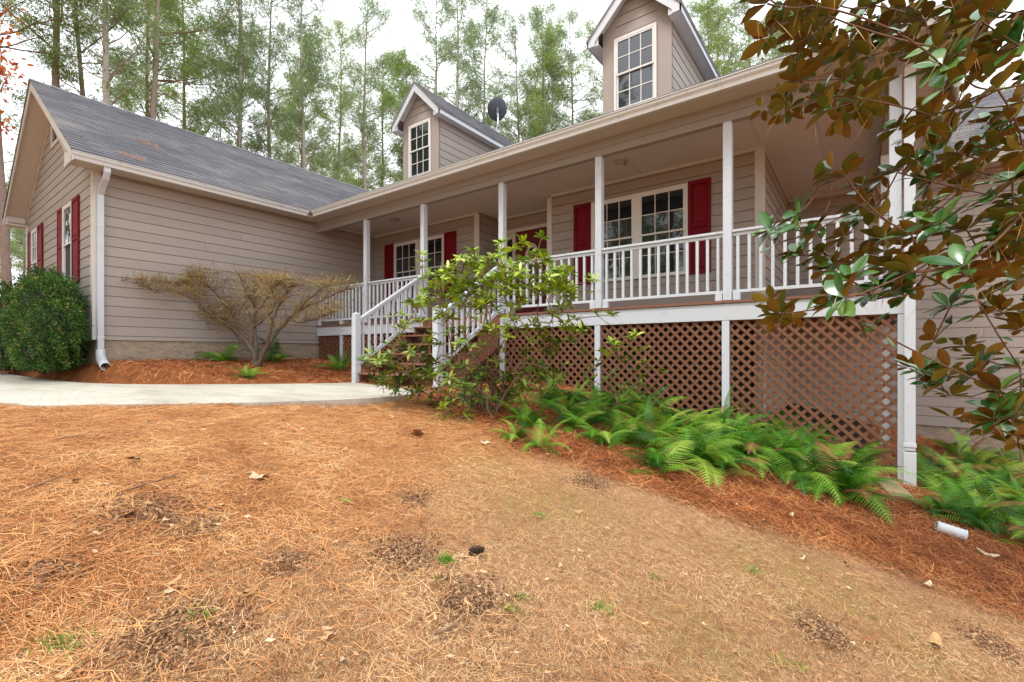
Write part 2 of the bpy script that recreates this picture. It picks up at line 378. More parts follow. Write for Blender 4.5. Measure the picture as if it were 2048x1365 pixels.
for q in SOILS: c = on_ground(q[0], q[1]); SOILC.append((c[0], c[1], q[2]/F_PX*(-c[0]*sy+c[1]*cy)*.5))
def soilmask(X, Y):
    m_ = np.zeros_like(X)
    for i, (a, b, r) in enumerate(SOILC):
        th = np.arctan2(Y-b, X-a); rr = r*(1+.35*np.sin(3*th+i)+.2*np.sin(7*th+2*i)); m_ = np.maximum(m_, np.exp(-((X-a)**2+(Y-b)**2)/(rr*.8)**2))
    return m_
gx = axis(-260, 260, .05, -8.0, 3.2); gy = axis(-120, 300, .05, .2, 6.4)
GXX, GYY = np.meshgrid(gx, gy, indexing='ij')
gzv = ground(GXX, GYY)
near = (np.hypot(GXX, GYY) < 12)
bn = np.zeros_like(GXX)
bn[near] = .014*vnoise(GXX[near], GYY[near], 3.1, 3) + .010*vnoise(GXX[near], GYY[near], 9., 5) + .006*vnoise(GXX[near], GYY[near], 21., 9)
gzv = gzv + bn
gzv = gzv-.05*in_walk(GXX.ravel(), GYY.ravel()).reshape(GXX.shape)
V = np.stack([GXX, GYY, gzv], -1).reshape(-1, 3); ny = len(gy); nx = len(gx)
I = (np.arange(nx-1)[:, None]*ny+np.arange(ny-1)[None, :]).ravel()
Fq = np.stack([I, I+ny, I+ny+1, I+1], -1)
PF0 = 6.15
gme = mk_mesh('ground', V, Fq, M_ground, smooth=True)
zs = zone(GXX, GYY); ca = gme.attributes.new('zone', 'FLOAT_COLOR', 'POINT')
ca.data.foreach_set('color', np.stack([zs[0], zs[1], zs[2], 1-sm(PF0+.02, PF0+.35, GYY)*(GXX > -10.1)*sm(.3, .0, GXX)*(GYY < 11)], -1).astype(np.float32).ravel())  # alpha channel masks the painted under-porch shade
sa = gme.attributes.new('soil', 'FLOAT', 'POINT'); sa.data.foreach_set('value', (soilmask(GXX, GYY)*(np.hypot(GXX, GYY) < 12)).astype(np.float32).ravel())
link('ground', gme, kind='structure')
slabs = [(0, 40), (40, 56), (56, 76), (76, 96)]
walk = link('walkway', mk_mesh('walkway', *(lambda: (
    [(*(a), walk_z(a[0])-.10) for a in A]+[(*(b), walk_z(b[0])-.10) for b in B],
    [(i, i+1, nb+i+1, nb+i) for i in range(nb-1)]))(), M_walk), kind='structure')
for (i0, i1) in slabs:
    m = MB(); K = 8
    g = 0.012
    for i in range(i0, i1):
        f0 = g if i == i0 else 0; f1 = g if i == i1-1 else 0
        a0 = A[i]*(1-f0)+A[i+1]*f0; a1 = A[i+1]*(1-f1)+A[i]*f1; b0 = B[i]*(1-f0)+B[i+1]*f0; b1 = B[i+1]*(1-f1)+B[i]*f1
        z = lambda p: float(walk_z(p[0]))
        ring = [(a0, 'a'), (b0, 'b'), (b1, 'b'), (a1, 'a')]
        m.add([(*a0, z(a0)), (*b0, z(b0)), (*b1, z(b1)), (*a1, z(a1)), (*a0, z(a0)-.14), (*b0, z(b0)-.14), (*b1, z(b1)-.14), (*a1, z(a1)-.14)],
              [(0, 1, 2, 3), (1, 5, 6, 2), (3, 7, 4, 0)]+([(0, 4, 5, 1)] if i == i0 else [])+([(2, 6, 7, 3)] if i == i1-1 else []))
    m.build('concrete_slab', M_walk, walk)
# ------------------------------------------------------------------ house
house = thing('house', (-5, 7.75, -.6), 'taupe lap-sided single-storey house with raised white-railed porch, red shutters and two roof dormers', 'house')
XW, YC, XL = -10.157, 2.166, -15.75
ZG, ZS, ZB, ZC = 3.097, 3.01, 2.786, 3.03
PF, YB, YR = 6.15, 7.7514, 10.8
XR = -1.155
EXP = .167
ZL0 = .2216
def frame(base, dirv, nrm):
    base = Vector(base); d = Vector(dirv); n = Vector(nrm)
    return lambda a, z, q=0.0: base+d*a+n*q+Vector((0, 0, z))
def siding(wall, fr, a0, a1, z0, z1, holes=(), clip=None, joints=True, start=None, e=EXP, seed=0):
    rr = random.Random(seed); start = ZL0 if start is None else start
    lines = [start, .296] if start == ZL0 else [start]
    while lines[-1] < z1: lines.append(lines[-1]+e)
    for i in range(len(lines)-1):
        b, t = lines[i], min(lines[i+1], z1)
        if t <= z0 or t-b < .005: continue
        b = max(b, z0)
        lo, hi = (a0, a1)
        pieces = [(lo, hi, b, t)]
        for (ha, hb, hz0, hz1) in holes:
            new = []
            for (p, q, u, v) in pieces:
                if q <= ha or p >= hb or v <= hz0 or u >= hz1: new.append((p, q, u, v)); continue
                if p < ha: new.append((p, ha, u, v))
                if q > hb: new.append((hb, q, u, v))
                if u < hz0: new.append((max(p, ha), min(q, hb), u, hz0))
                if v > hz1: new.append((max(p, ha), min(q, hb), hz1, v))
            pieces = new
        out = []
        for (p, q, u, v) in pieces:
            if joints and q-p > 3.0 and rr.random() < .7:
                j = p+(q-p)*rr.uniform(.25, .75); out += [(p, j-.0015, u, v), (j+.0015, q, u, v)]
            else: out.append((p, q, u, v))
        for (p, q, u, v) in out:
            if q-p < .01 or v-u < .004: continue
            if clip:
                pb, qb = clip(u); pt, qt = clip(v)
                pb, qb, pt, qt = max(p, pb), min(q, qb), max(p, pt), min(q, qt)
                if qb-pb < .02: continue
                if qt < pt: pt = qt = (pt+qt)/2
            else: pb, qb, pt, qt = p, q, p, q
            full = (b == u)
            k0 = .018
            m = MB(); m.hexa([fr(pb, u, -.004), fr(qb, u, -.004), fr(qb, u, k0), fr(pb, u, k0), fr(pt, v-.010, -.004), fr(qt, v-.010, -.004), fr(qt, v-.010, .012), fr(pt, v-.010, .012)])
            m.build('siding_board', M_side, wall)
def lbox(m, fr, a0, a1, z0, z1, q0, q1):
    m.hexa([fr(a0, z0, q0), fr(a1, z0, q0), fr(a1, z0, q1), fr(a0, z0, q1), fr(a0, z1, q0), fr(a1, z1, q0), fr(a1, z1, q1), fr(a0, z1, q1)])
def window(fr, a0, a1, z0, z1, units=1, muntins=True, screen=False, casing=.045, label=None, cols=3, q=.046, lowm=True):
    """window > sash, muntin, pane"""
    m = MB(); c = casing
    lbox(m, fr, a0, a0+c, z0, z1, -.05, q); lbox(m, fr, a1-c, a1, z0, z1, -.05, q)
    lbox(m, fr, a0+c, a1-c, z1-c, z1, -.05, q); lbox(m, fr, a0+c, a1-c, z0, z0+c*.7, -.05, q+.008)
    w = (a1-a0-2*c); mw = .12 if units == 2 else 0; uw = (w-mw*(units-1))/units
    for k in range(1, units):
        x = a0+c+k*uw+(k-1)*mw; lbox(m, fr, x, x+mw, z0+c*.7, z1-c, -.05, q-.004)
    o = m.build('window', M_winf, house, label=label)
    zm = (z0+z1)/2; st = .028
    for k in range(units):
        x0 = a0+c+k*(uw+mw); x1 = x0+uw
        for (b, t, qq) in ((z0+c*.7, zm+.014, .016), (zm-.014, z1-c, .034)):
            s_ = MB(); lbox(s_, fr, x0, x0+st, b, t, qq-.02, qq+.008); lbox(s_, fr, x1-st, x1, b, t, qq-.02, qq+.008)
            lbox(s_, fr, x0+st, x1-st, b, b+st, qq-.02, qq+.008); lbox(s_, fr, x0+st, x1-st, t-st, t, qq-.02, qq+.008)
            s_.build('sash', M_winf, o)
            pn = MB(); lbox(pn, fr, x0+st*.5, x1-st*.5, b+st*.5, t-st*.5, qq-.012, qq-.008)
            pn.build('pane', M_glass if not (screen and b < zm-.1) else M_screen, o)
            if muntins and (lowm or b > zm-.1):
                for j in range(1, cols):
                    x = x0+st+(uw-2*st)*j/cols; u = MB(); lbox(u, fr, x-.007, x+.007, b+st, t-st, qq-.012, qq+.001); u.build('muntin', M_winf, o)
                zc = (b+t)/2; u = MB(); lbox(u, fr, x0+st, x1-st, zc-.007, zc+.007, qq-.012, qq+.003); u.build('muntin', M_winf, o)
    return o
def shutter(fr, a0, a1, z0, z1):
    m = MB(); s = .05; q0, q1 = .018, .048; zm = z0+(z1-z0)*.52
    lbox(m, fr, a0, a0+s, z0, z1, q0, q1); lbox(m, fr, a1-s, a1, z0, z1, q0, q1)
    for (b, t) in ((z0, z0+.075), (zm-.03, zm+.03), (z1-.06, z1)): lbox(m, fr, a0+s, a1-s, b, t, q0, q1-.001)
    o = m.build('shutter', M_red, house, bevel=.003)
    for (b, t) in ((z0+.075, zm-.03), (zm+.03, z1-.06)):
        p = MB(); lbox(p, fr, a0+s, a1-s, b, t, q0, q0+.012); i = .028
        P = [fr(a0+s+.008, b+.008, q0+.012), fr(a1-s-.008, b+.008, q0+.012), fr(a1-s-.008, t-.008, q0+.012), fr(a0+s+.008, t-.008, q0+.012),
             fr(a0+s+i, b+i, q0+.024), fr(a1-s-i, b+i, q0+.024), fr(a1-s-i, t-i, q0+.024), fr(a0+s+i, t-i, q0+.024)]
        p.add(P, [(4, 5, 6, 7), (0, 1, 5, 4), (1, 2, 6, 5), (2, 3, 7, 6), (3, 0, 4, 7)])
        p.build('raised_panel', M_red, o)

# --- wing side wall (faces +X)
ZWB = -.7
w1 = part('wing_side_wall', M_corner, house, (XW-.12, YC+.004, ZL0, XW-.006, YB+.1, ZS+.2))
frS = frame((XW, 0, 0), (0, 1, 0), (1, 0, 0))
siding(w1, frS, YC+.09, YB, ZL0, ZS-.002, seed=3)
part('foundation', M_fnd, house, (XW-.10, YC+.03, ZWB, XW-.012, PF+1.6, ZL0-.001))
part('foundation', M_fnd, house, (XL+.02, YC+.04, ZWB, XW-.10, YC+.2, ZL0-.001))
# --- gable wall (faces -Y)
RX, RZ = -12.83, 5.256; XGW = -9.62; SL = (RZ-ZG)/(XGW-RX)
m = MB(); m.prism([(XL, YC+.006, ZL0), (XW-.006, YC+.006, ZL0), (XW-.006, YC+.006, ZS+.2), (RX, YC+.006, RZ-.13), (XL, YC+.006, ZS+.2)], (0, .12, 0))
w2 = m.build('gable_wall', M_corner, house)
frG = frame((0, YC, 0), (1, 0, 0), (0, -1, 0))
def gclip(z):
    if z <= ZS+.1: return (XL, XW)
    d = (RZ-.12-z)/SL; return (RX-d, RX+d)
GW = [(-12.10, -11.41), (-15.05, -14.39)]
siding(w2, frG, XL+.09, XW-.09, ZL0, RZ-.2, holes=[(a, b, 1.27, 2.75) for a, b in GW]+[(-13.13, -12.53, 4.12, 4.78)], clip=gclip, seed=9)
cb = part('corner_board', M_trim, house, (XW-.085, YC-.026, ZL0, XW+.028, YC, ZS), (XW, YC, ZL0, XW+.028, YC+.085, ZS))
part('corner_board', M_trim, house, (XL-.02, YC-.026, ZL0, XL+.085, YC, ZS))
window(frG, -12.10, -11.41, 1.27, 2.75, muntins=False, screen=True)
window(frG, -15.05, -14.39, 1.27, 2.75, muntins=True, screen=True, lowm=False, cols=2)
for a, b in ((-12.52, -12.11), (-11.40, -10.96), (-15.42, -15.06), (-14.38, -13.92)): shutter(frG, a, b, 1.25, 2.76)
# gable vent
m = MB(); lbox(m, frG, -13.13, -13.07, 4.12, 4.78, -.01, .035); lbox(m, frG, -12.59, -12.53, 4.12, 4.78, -.01, .035)
lbox(m, frG, -13.07, -12.59, 4.12, 4.18, -.01, .035); lbox(m, frG, -13.07, -12.59, 4.72, 4.78, -.01, .035); lbox(m, frG, -13.07, -12.59, 4.18, 4.72, -.012, -.006)
gv = m.build('gable_vent', M_trim, house)
for k in range(7):
    z = 4.20+k*.073; m = MB(); m.hexa([frG(-13.07, z, .03), frG(-12.59, z, .03), frG(-12.59, z+.012, .03), frG(-13.07, z+.012, .03), frG(-13.07, z+.05, 0), frG(-12.59, z+.05, 0), frG(-12.59, z+.062, 0), frG(-13.07, z+.062, 0)])
    m.build('louvre', M_trim, gv)

# --- porch back wall with alcove
wb = part('porch_wall', M_corner, house, (XW-.1, YB+.006, .60, -6.66, YB+.12, ZC+.05), (-4.785, YB+.006, .60, XR-.006, YB+.12, ZC+.05))
part('foundation', M_under, house, (XW-.1, YB+.006, -1.6, XR-.01, YB+.12, .599))
frB = frame((0, YB, 0), (1, 0, 0), (0, -1, 0))
WZ0, WZ1 = 1.262, 2.712
siding(wb, frB, XW+.02, -6.715, .64, ZC, holes=[(-9.336, -7.607, WZ0, WZ1)], start=.1291, seed=4)
siding(wb, frB, -4.78+.0, XR-.095, .64, ZC, holes=[(-3.909, -2.209, WZ0, WZ1)], start=.1291, seed=5)
window(frB, -9.336, -7.607, WZ0, WZ1, units=2)
window(frB, -3.909, -2.209, WZ0, WZ1, units=2)
for a, b in ((-9.70, -9.345), (-7.60, -7.24), (-4.267, -3.917), (-2.20, -1.861)): shutter(frB, a, b, 1.255, 2.73)
YA = 8.40
wa = part('alcove_wall', M_corner, house, (-6.9, YA+.006, .5, -4.6, YA+.12, ZC+.05), (-6.72, YB+.12, .5, -6.606, YA, ZC+.05), (-4.775, YB+.12, .5, -4.66, YA, ZC+.05))
frA = frame((0, YA, 0), (1, 0, 0), (0, -1, 0))
siding(wa, frA, -6.60, -4.78, .64, ZC, holes=[(-6.42, -4.92, .6, 2.72)], start=.1291, joints=False)
siding(wa, frame((-6.60, 0, 0), (0, 1, 0), (1, 0, 0)), YB+.03, YA, .64, ZC, start=.1291, joints=False)
siding(wa, frame((-4.78, 0, 0), (0, 1, 0), (-1, 0, 0)), YB+.03, YA, .64, ZC, start=.1291, joints=False)
part('corner_board', M_trim, house, (-6.715, YB-.026, .62, -6.58, YB+.002, ZC-.04)); part('corner_board', M_trim, house, (-4.86, YB-.026, .62, -4.755, YB+.002, ZC-.04))
# door
m = MB()
for a0, a1, z0, z1 in ((-6.42, -6.36, .64, 2.72), (-4.98, -4.92, .64, 2.72), (-6.36, -4.98, 2.65, 2.72), (-6.14, -6.08, .64, 2.65), (-5.22, -5.16, .64, 2.65)):
    lbox(m, frA, a0, a1, z0, z1, -.04, .035)
m.build('door_frame', M_trim, house)
m = MB(); lbox(m, frA, -6.08, -5.22, .655, 2.65, -.03, .012)
dr = m.build('front_door', M_door, house)
m = MB(); ctr = (-5.65, 1.72)
def ellipse(cx_, cz_, rx, rz, q, n=28): return [frA(cx_+rx*math.cos(2*math.pi*k/n), cz_+rz*math.sin(2*math.pi*k/n), q) for k in range(n)]
o1 = ellipse(*ctr, .24, .64, .014); o2 = ellipse(*ctr, .19, .58, .034); o3 = ellipse(*ctr, .17, .55, .016)
m.add(o1+o2+o3, [(k, (k+1) % 28, 28+(k+1) % 28, 28+k) for k in range(28)]+[(28+k, 28+(k+1) % 28, 56+(k+1) % 28, 56+k) for k in range(28)])
m.build('oval_frame', M_trim, dr, smooth=True)
m = MB(); m.add(o3, [tuple(range(28))]); m.build('oval_glass', M_glass, dr)
m = MB(); m.tube([frA(-5.30, 1.58, .012), frA(-5.30, 1.58, .05)], .012, 8); m.tube([frA(-5.30, 1.58, .05), frA(-5.30, 1.58, .075)], .028, 10); m.build('door_knob', M_brass, dr)
for a0, a1 in ((-6.36, -6.14), (-5.16, -4.98)):
    m = MB(); lbox(m, frA, a0, a1, .64, 2.65, -.035, .004); sl = m.build('sidelight', M_trim, house)
    for b, t in ((1.2, 1.62), (1.66, 2.08), (2.12, 2.52)):
        m = MB(); lbox(m, frA, a0+.045, a1-.045, b, t, .004, .008); m.build('pane', M_glass, sl)
part('door_step', M_step, house, (-6.2, YA-.12, .64, -5.1, YA, .675))
part('door_mat', M_trim, house, (-6.36, YA-.001, .655, -4.98, YA+.03, .66))

# --- recess side wall, rear porch wall and right wing wall
wr = part('recess_wall', M_corner, house, (XR-.12, YB+.125, -1.9, XR-.006, YR, ZC+.05))
frR = frame((XR, 0, 0), (0, 1, 0), (1, 0, 0))
siding(wr, frR, YB+.09, YR, -.9, ZC, start=.1291-EXP*8, joints=True, seed=12)
part('corner_board', M_trim, house, (XR-.095, YB-.026, -1.0, XR+.026, YB+.002, ZC-.04), (XR, YB+.002, -1.0, XR+.026, YB+.09, ZC-.04))
we = part('right_wing_wall', M_corner, house, (XR-.1, YR+.006, -1.24, 7.5, YR+.12, ZS+.1))
frE = frame((0, YR, 0), (1, 0, 0), (0, -1, 0))
siding(we, frE, XR+.02, 7.4, -1.24, ZS-.002, start=-1.24, seed=13)
part('foundation', M_fnd, house, (XR-.1, YR+.02, -3.0, 7.4, YR+.12, -1.241))
part('foundation', M_fnd, house, (XR-.1, YB+.1, -2.5, XR-.02, YR, -1.2))
part('corner_board', M_trim, house, (2.93, YR-.03, -1.24, 3.03, YR, ZS-.002))
# trim along ceiling
part('crown_trim', M_trim, house, (XW+.021, YB-.035, ZC-.045, -6.60, YB-.0, ZC-.001), (-4.78, YB-.035, ZC-.045, XR+.034, YB, ZC-.001), (XR, YB+.001, ZC-.045, XR+.034, YR, ZC-.001),
     (XW+.021, PF+.1, ZC-.045, XW+.055, YB-.036, ZC-.001), (-6.6, YA-.034, ZC-.045, -4.78, YA, ZC-.001), (XR+.035, YR-.034, ZC-.045, .23, YR, ZC-.001))
# porch ceiling in panels
YQ = [PF+.05, YB-.001, 9.0, YR]
cl = part('porch_ceiling', M_ceil, house, (XW, PF, ZC+.02, .4, YR, ZC+.04))
for (a, b) in zip(np.linspace(XW, XR, 6)[:-1], np.linspace(XW, XR, 6)[1:]):
    part('ceiling_panel', M_ceil, cl, (a+.002, PF+.05, ZC, b-.002, YB-.0, ZC+.019))
part('ceiling_panel', M_ceil, cl, (-6.6, YB, ZC, -4.78, YA, ZC+.019))
for y0, y1 in ((PF+.05, 7.2), (7.2, 8.4), (8.4, 9.6), (9.6, YR)):
    for x0, x1 in ((XR, -.45), (-.45, .235)): part('ceiling_panel', M_ceil, cl, (x0+.002, y0+.002, ZC, x1-.002, y1-.002, ZC+.019))
# porch beam
XE = .285
part('porch_beam', M_beam, house, (XW+.02, PF-.05, ZB, XE+.05, PF+.05, ZS-.055), bevel=.003)
part('beam_fascia_board', M_beam, house, (XW+.02, PF-.062, ZB+.10, XE+.06, PF-.0505, ZS-.002))
part('side_beam', M_beam, house, (XE-.05, PF+.051, ZB, XE+.05, YR-.03, ZS-.03), bevel=.003)
# soffits, gutters
part('soffit', M_soffit, house, (XGW-.05, YG0 := 5.73, ZS-.002, .74, PF-.0625, ZS+.012))
part('soffit', M_soffit, house, (XW+.019, 1.84, ZS-.002, XGW-.07, 5.74, ZS+.012), (XW+.019, 5.74, ZS-.0015, XGW-.055, PF-.0625, ZS+.012))
part('soffit', M_soffit, house, (XE+.051, PF-.0620, ZS-.002, .74, 10.38, ZS+.012), (XE+.051, 10.38, ZS-.002, 7.6, YR-.02, ZS+.012))
m = MB()
for k in range(7): m.box(.50, 7.02+k*.035, ZS-.010, .62, 7.035+k*.035, ZS-.003)
m.build('soffit_vent', M_white, house)
def gutter(name, p0, p1, out, mitre0=0, mitre1=0):
    """K-style profile swept from p0 to p1 ; out = outward direction"""
    p0 = Vector(p0); p1 = Vector(p1); o = Vector(out); d = (p1-p0).normalized()
    prof = [(0.0, 0), (0.0, -.118), (.055, -.118), (.062, -.075), (.085, -.045), (.088, -.012), (.10, -.010), (.10, 0), (.078, 0), (.078, -.03), (.05, -.09), (.008, -.09), (.008, 0)]
    prof = [(x-.10, z) for x, z in prof]
    n = len(prof); V_ = []
    for P, mt in ((p0, mitre0), (p1, mitre1)):
        for x, z in prof: V_.append(P+o*x+Vector((0, 0, z))+d*(mt*x))
    me = mk_mesh(name, V_, [(i, (i+1) % n, n+(i+1) % n, n+i) for i in range(n)]+[tuple(range(n)), tuple(range(2*n-1, n-1, -1))], M_gut)
    return link(name, me, house)
YG = 5.652
XSG = .82
gutter('gutter', (XGW, 1.80, ZG), (XGW, YG, ZG), (1, 0, 0), 0, 1)
gutter('gutter', (XGW, YG, ZG), (XSG, YG, ZG), (0, -1, 0), -1, -1)
gutter('gutter', (XSG, YG, ZG), (XSG, 10.30, ZG), (1, 0, 0), 1, -1) if False else gutter('gutter', (XSG, YG, ZG), (XSG, 10.30, ZG), (1, 0, 0), -1, 1)
gutter('gutter', (XSG, 10.30, ZG), (7.7, 10.30, ZG), (0, -1, 0), -1, 0)
part('gutter_bracket', M_gut, house, *[(x, YG+.0, ZG-.001, x+.02, YG+.1, ZG+.004) for x in np.arange(-9.2, .6, .6)])
part('fascia', M_trim, house, (XGW-.124, 1.84, ZS-.02, XGW-.101, YG+.124, ZG+.01), (XGW-.101, YG+.101, ZS-.02, XSG-.101, YG+.124, ZG+.01), (XSG-.124, YG+.124, ZS-.02, XSG-.101, 10.424, ZG+.01), (XSG-.101, 10.401, ZS-.02, 7.7, 10.424, ZG+.01))
# --- wing roof
def courses(name, eave0, eave1, ridge0, ridge1, parent, mat=M_roof, ex=.125, thick=.010, tabs=.28, seed=0):
    """stepped shingle courses between an eave edge and a ridge edge"""
    rs = np.random.default_rng(seed)
    e0, e1, r0, r1 = [np.array(v, float) for v in (eave0, eave1, ridge0, ridge1)]
    L = np.linalg.norm((r0+r1)/2-(e0+e1)/2); n = max(2, int(L/ex)); nr = np.cross(e1-e0, r0-e0); nr /= np.linalg.norm(nr)
    if nr[2] < 0: nr = -nr
    V_, F_, R_ = [], [], []
    for i in range(n):
        f0, f1 = i/n, (i+1)/n
        a0 = e0+(r0-e0)*f0; b0 = e1+(r1-e1)*f0; a1 = e0+(r0-e0)*f1; b1 = e1+(r1-e1)*f1
        W_ = np.linalg.norm(b0-a0); nt_ = max(1, int(W_/tabs)); off = .5*(i % 2)
        cuts = [0.]+[min(1, max(0, (k+off)/nt_)) for k in range(1, nt_+1)]+[1.]
        cuts = sorted(set(cuts))
        for u, v in zip(cuts[:-1], cuts[1:]):
            if v-u < 1e-6: continue
            th = thick*(1+rs.random()*.6); jit = (a1-a0)*(-.04*rs.random())
            g_ = .002/W_
            P = [a0+(b0-a0)*(u+g_)+nr*th+jit, a0+(b0-a0)*(v-g_)+nr*th+jit, a1+(b1-a1)*(v-g_)+nr*.0015, a1+(b1-a1)*(u+g_)+nr*.0015, a0+(b0-a0)*(u+g_)+jit, a0+(b0-a0)*(v-g_)+jit]
            k = len(V_); V_ += P; F_ += [(k, k+1, k+2, k+3), (k+4, k+5, k+1, k)]; r = rs.random(); R_ += [r, min(1, r+.4)]
    me = mk_mesh(name, np.array(V_), np.array(F_), mat, rnd=R_)
    return link(name, me, parent, kind='stuff')
def slab(m, P, th): # P quad, thickness downwards
    m.prism(P, (0, 0, -th))
YG1 = 1.80; YEND = 16.5
m = MB(); zt = ZG+.02; RZt = RZ
m.prism([(XGW-.03, YG1, zt-.0), (XGW-.03, YEND, zt), (RX, YEND, RZt), (RX, YG1, RZt)], (0, 0, -.03))
m.prism([(2*RX-XGW+.0, YG1, zt), (2*RX-XGW, YEND, zt), (RX, YEND, RZt), (RX, YG1, RZt)], (0, 0, -.03))
wrf = m.build('wing_roof', M_roof, house)
courses('shingle_courses', (XGW-.03, YG1-.02, zt+.002), (XGW-.03, 11.5, zt+.002), (RX, YG1-.02, RZt+.002), (RX, 11.5, RZt+.002), wrf, seed=1)
XLG = 2*RX-XGW
courses('shingle_courses', (XLG, YG1-.02, zt+.002), (XLG, 8, zt+.002), (RX, YG1-.02, RZt+.002), (RX, 8, RZt+.002), wrf, seed=2)
m = MB()
for k in range(34):
    y = YG1-.02+k*.30; m.hexa([(RX-.10, y, RZ-.055+.012), (RX, y, RZ+.012+.012), (RX, y+.30, RZ+.008+.006), (RX-.10, y+.30, RZ-.062+.006), (RX-.10, y, RZ-.05+.02), (RX, y, RZ+.03), (RX, y+.30, RZ+.018), (RX-.10, y+.30, RZ-.055+.01)])
    m.hexa([(RX, y, RZ+.024), (RX+.10, y, RZ-.043), (RX+.10, y+.30, RZ-.056), (RX, y+.30, RZ+.014), (RX, y, RZ+.03), (RX+.10, y, RZ-.03), (RX+.10, y+.30, RZ-.045), (RX, y+.30, RZ+.018)])
m.build('ridge_cap', M_roof, wrf)
# rake boards, rake soffit, returns
def rake(x0, z0, x1, z1, y0, depth=.13, th=.022):
    m = MB(); m.prism([(x0, y0, z0), (x1, y0, z1), (x1, y0, z1-depth*1.2), (x0, y0, z0-depth)], (0, th, 0)); return m.build('rake_board', M_trim, house)
rake(XGW-.03, zt-.034, RX, RZt-.034, YG1); rake(XLG, zt-.034, RX, RZt-.034, YG1+.001)
m = MB()
m.prism([(XW, YG1+.024, ZS+.16), (XW, YC-.0, ZS+.16), (RX, YC, RZ-.145), (RX, YG1+.024, RZ-.145)], (0, 0, .012)) 
m.prism([(XL, YG1+.024, ZS+.16), (XL, YC-.0, ZS+.16), (RX, YC, RZ-.145), (RX, YG1+.024, RZ-.145)], (0, 0, .012))
m.build('rake_soffit', M_soffit, house)
m = MB(); d = .12
for sx, xa in ((1, XW), (-1, XL)):
    m.prism([(xa, YC-.026, ZS+.03), (RX, YC-.026, RZ-.235), (RX, YC-.026, RZ-.165), (xa, YC-.026, ZS+.13)], (0, .026, 0))
m.build('frieze_board', M_trim, house)
# boxed eave returns
part('eave_return', M_trim, house, (XW+.019, YG1+.02, ZS-.02, XGW-.125, 1.839, ZG+.06), bevel=.002)
m = MB(); m.prism([(XW-.12, YG1+.0235, ZS-.03), (XGW-.105, YG1+.0235, ZS-.03), (XGW-.105, YG1+.0235, ZG-.04), (XW-.12, YG1+.0235, ZG+.13)], (0, .02, 0))
m.build('eave_return', M_trim, house)
part('eave_return', M_trim, house, (XL-.30, YG1+.02, ZS-.05, XL-.02, YC-.03, ZS+.16), bevel=.002)
part('gutter', M_gut, house, (XLG-.02, YG1, ZG-.11, XLG+.07, YEND, ZG))
part('soffit', M_soffit, house, (XLG+.07, YG1+.05, ZS-.004, XL-.02, YEND, ZS+.012))
part('left_wall', M_corner, house, (XL, YC+.13, -.6, XL+.1, YEND-.6, ZS+.1))
# --- main roof (low slope over the porch) with gable ends, right wing roof
MS = .5; YM = 12.6; ZM = ZG+.02+MS*(YM-5.68)
m = MB()
m.prism([(-12.5, 5.68, ZG+.01), (XSG-.03, 5.68, ZG+.01), (XSG-.03, YM, ZM), (-12.5, YM, ZM)], (0, 0, -.03))
m.prism([(-12.5, 2*YM-5.68, ZG+.01), (XSG-.03, 2*YM-5.68, ZG+.01), (XSG-.03, YM, ZM), (-12.5, YM, ZM)], (0, 0, -.03))
mrf = m.build('main_roof', M_roof, house)
m = MB(); m.prism([(XSG-.14, 5.8, ZG-.02), (XSG-.14, 2*YM-5.8, ZG-.02), (XSG-.14, YM, ZM-.05)], (.03, 0, 0)); m.build('gable_wall', M_corner, house)
courses('shingle_courses', (-9.65, 5.68, ZG+.013), (XSG-.03, 5.68, ZG+.013), (-9.65, 9.4, ZG+.013+MS*3.72), (XSG-.03, 9.4, ZG+.013+MS*3.72), mrf, seed=3)
m = MB(); ER = .62; YE2 = 14.3; ZE2 = ZG+.02+ER*(YE2-10.33)
m.prism([(XSG-.06, 10.33, ZG+.01), (7.7, 10.33, ZG+.01), (7.7, YE2, ZE2), (XSG-.06, YE2, ZE2)], (0, 0, -.03))
m.prism([(XSG-.06, 2*YE2-10.33, ZG+.01), (7.7, 2*YE2-10.33, ZG+.01), (7.7, YE2, ZE2), (XSG-.06, YE2, ZE2)], (0, 0, -.03))
erf = m.build('right_wing_roof', M_roof, house)
courses('shingle_courses', (XSG-.0, 10.33, ZG+.013), (7.7, 10.33, ZG+.013), (XSG, YE2, ZE2+.003), (7.7, YE2, ZE2+.003), erf, seed=4)
part('rear_wall', M_side, house, (XL, 16.2, -1.5, 7.4, 16.3, ZS+.1))
part('right_wall', M_side, house, (7.3, YR+.13, -3, 7.4, 16.2, ZS+.1))
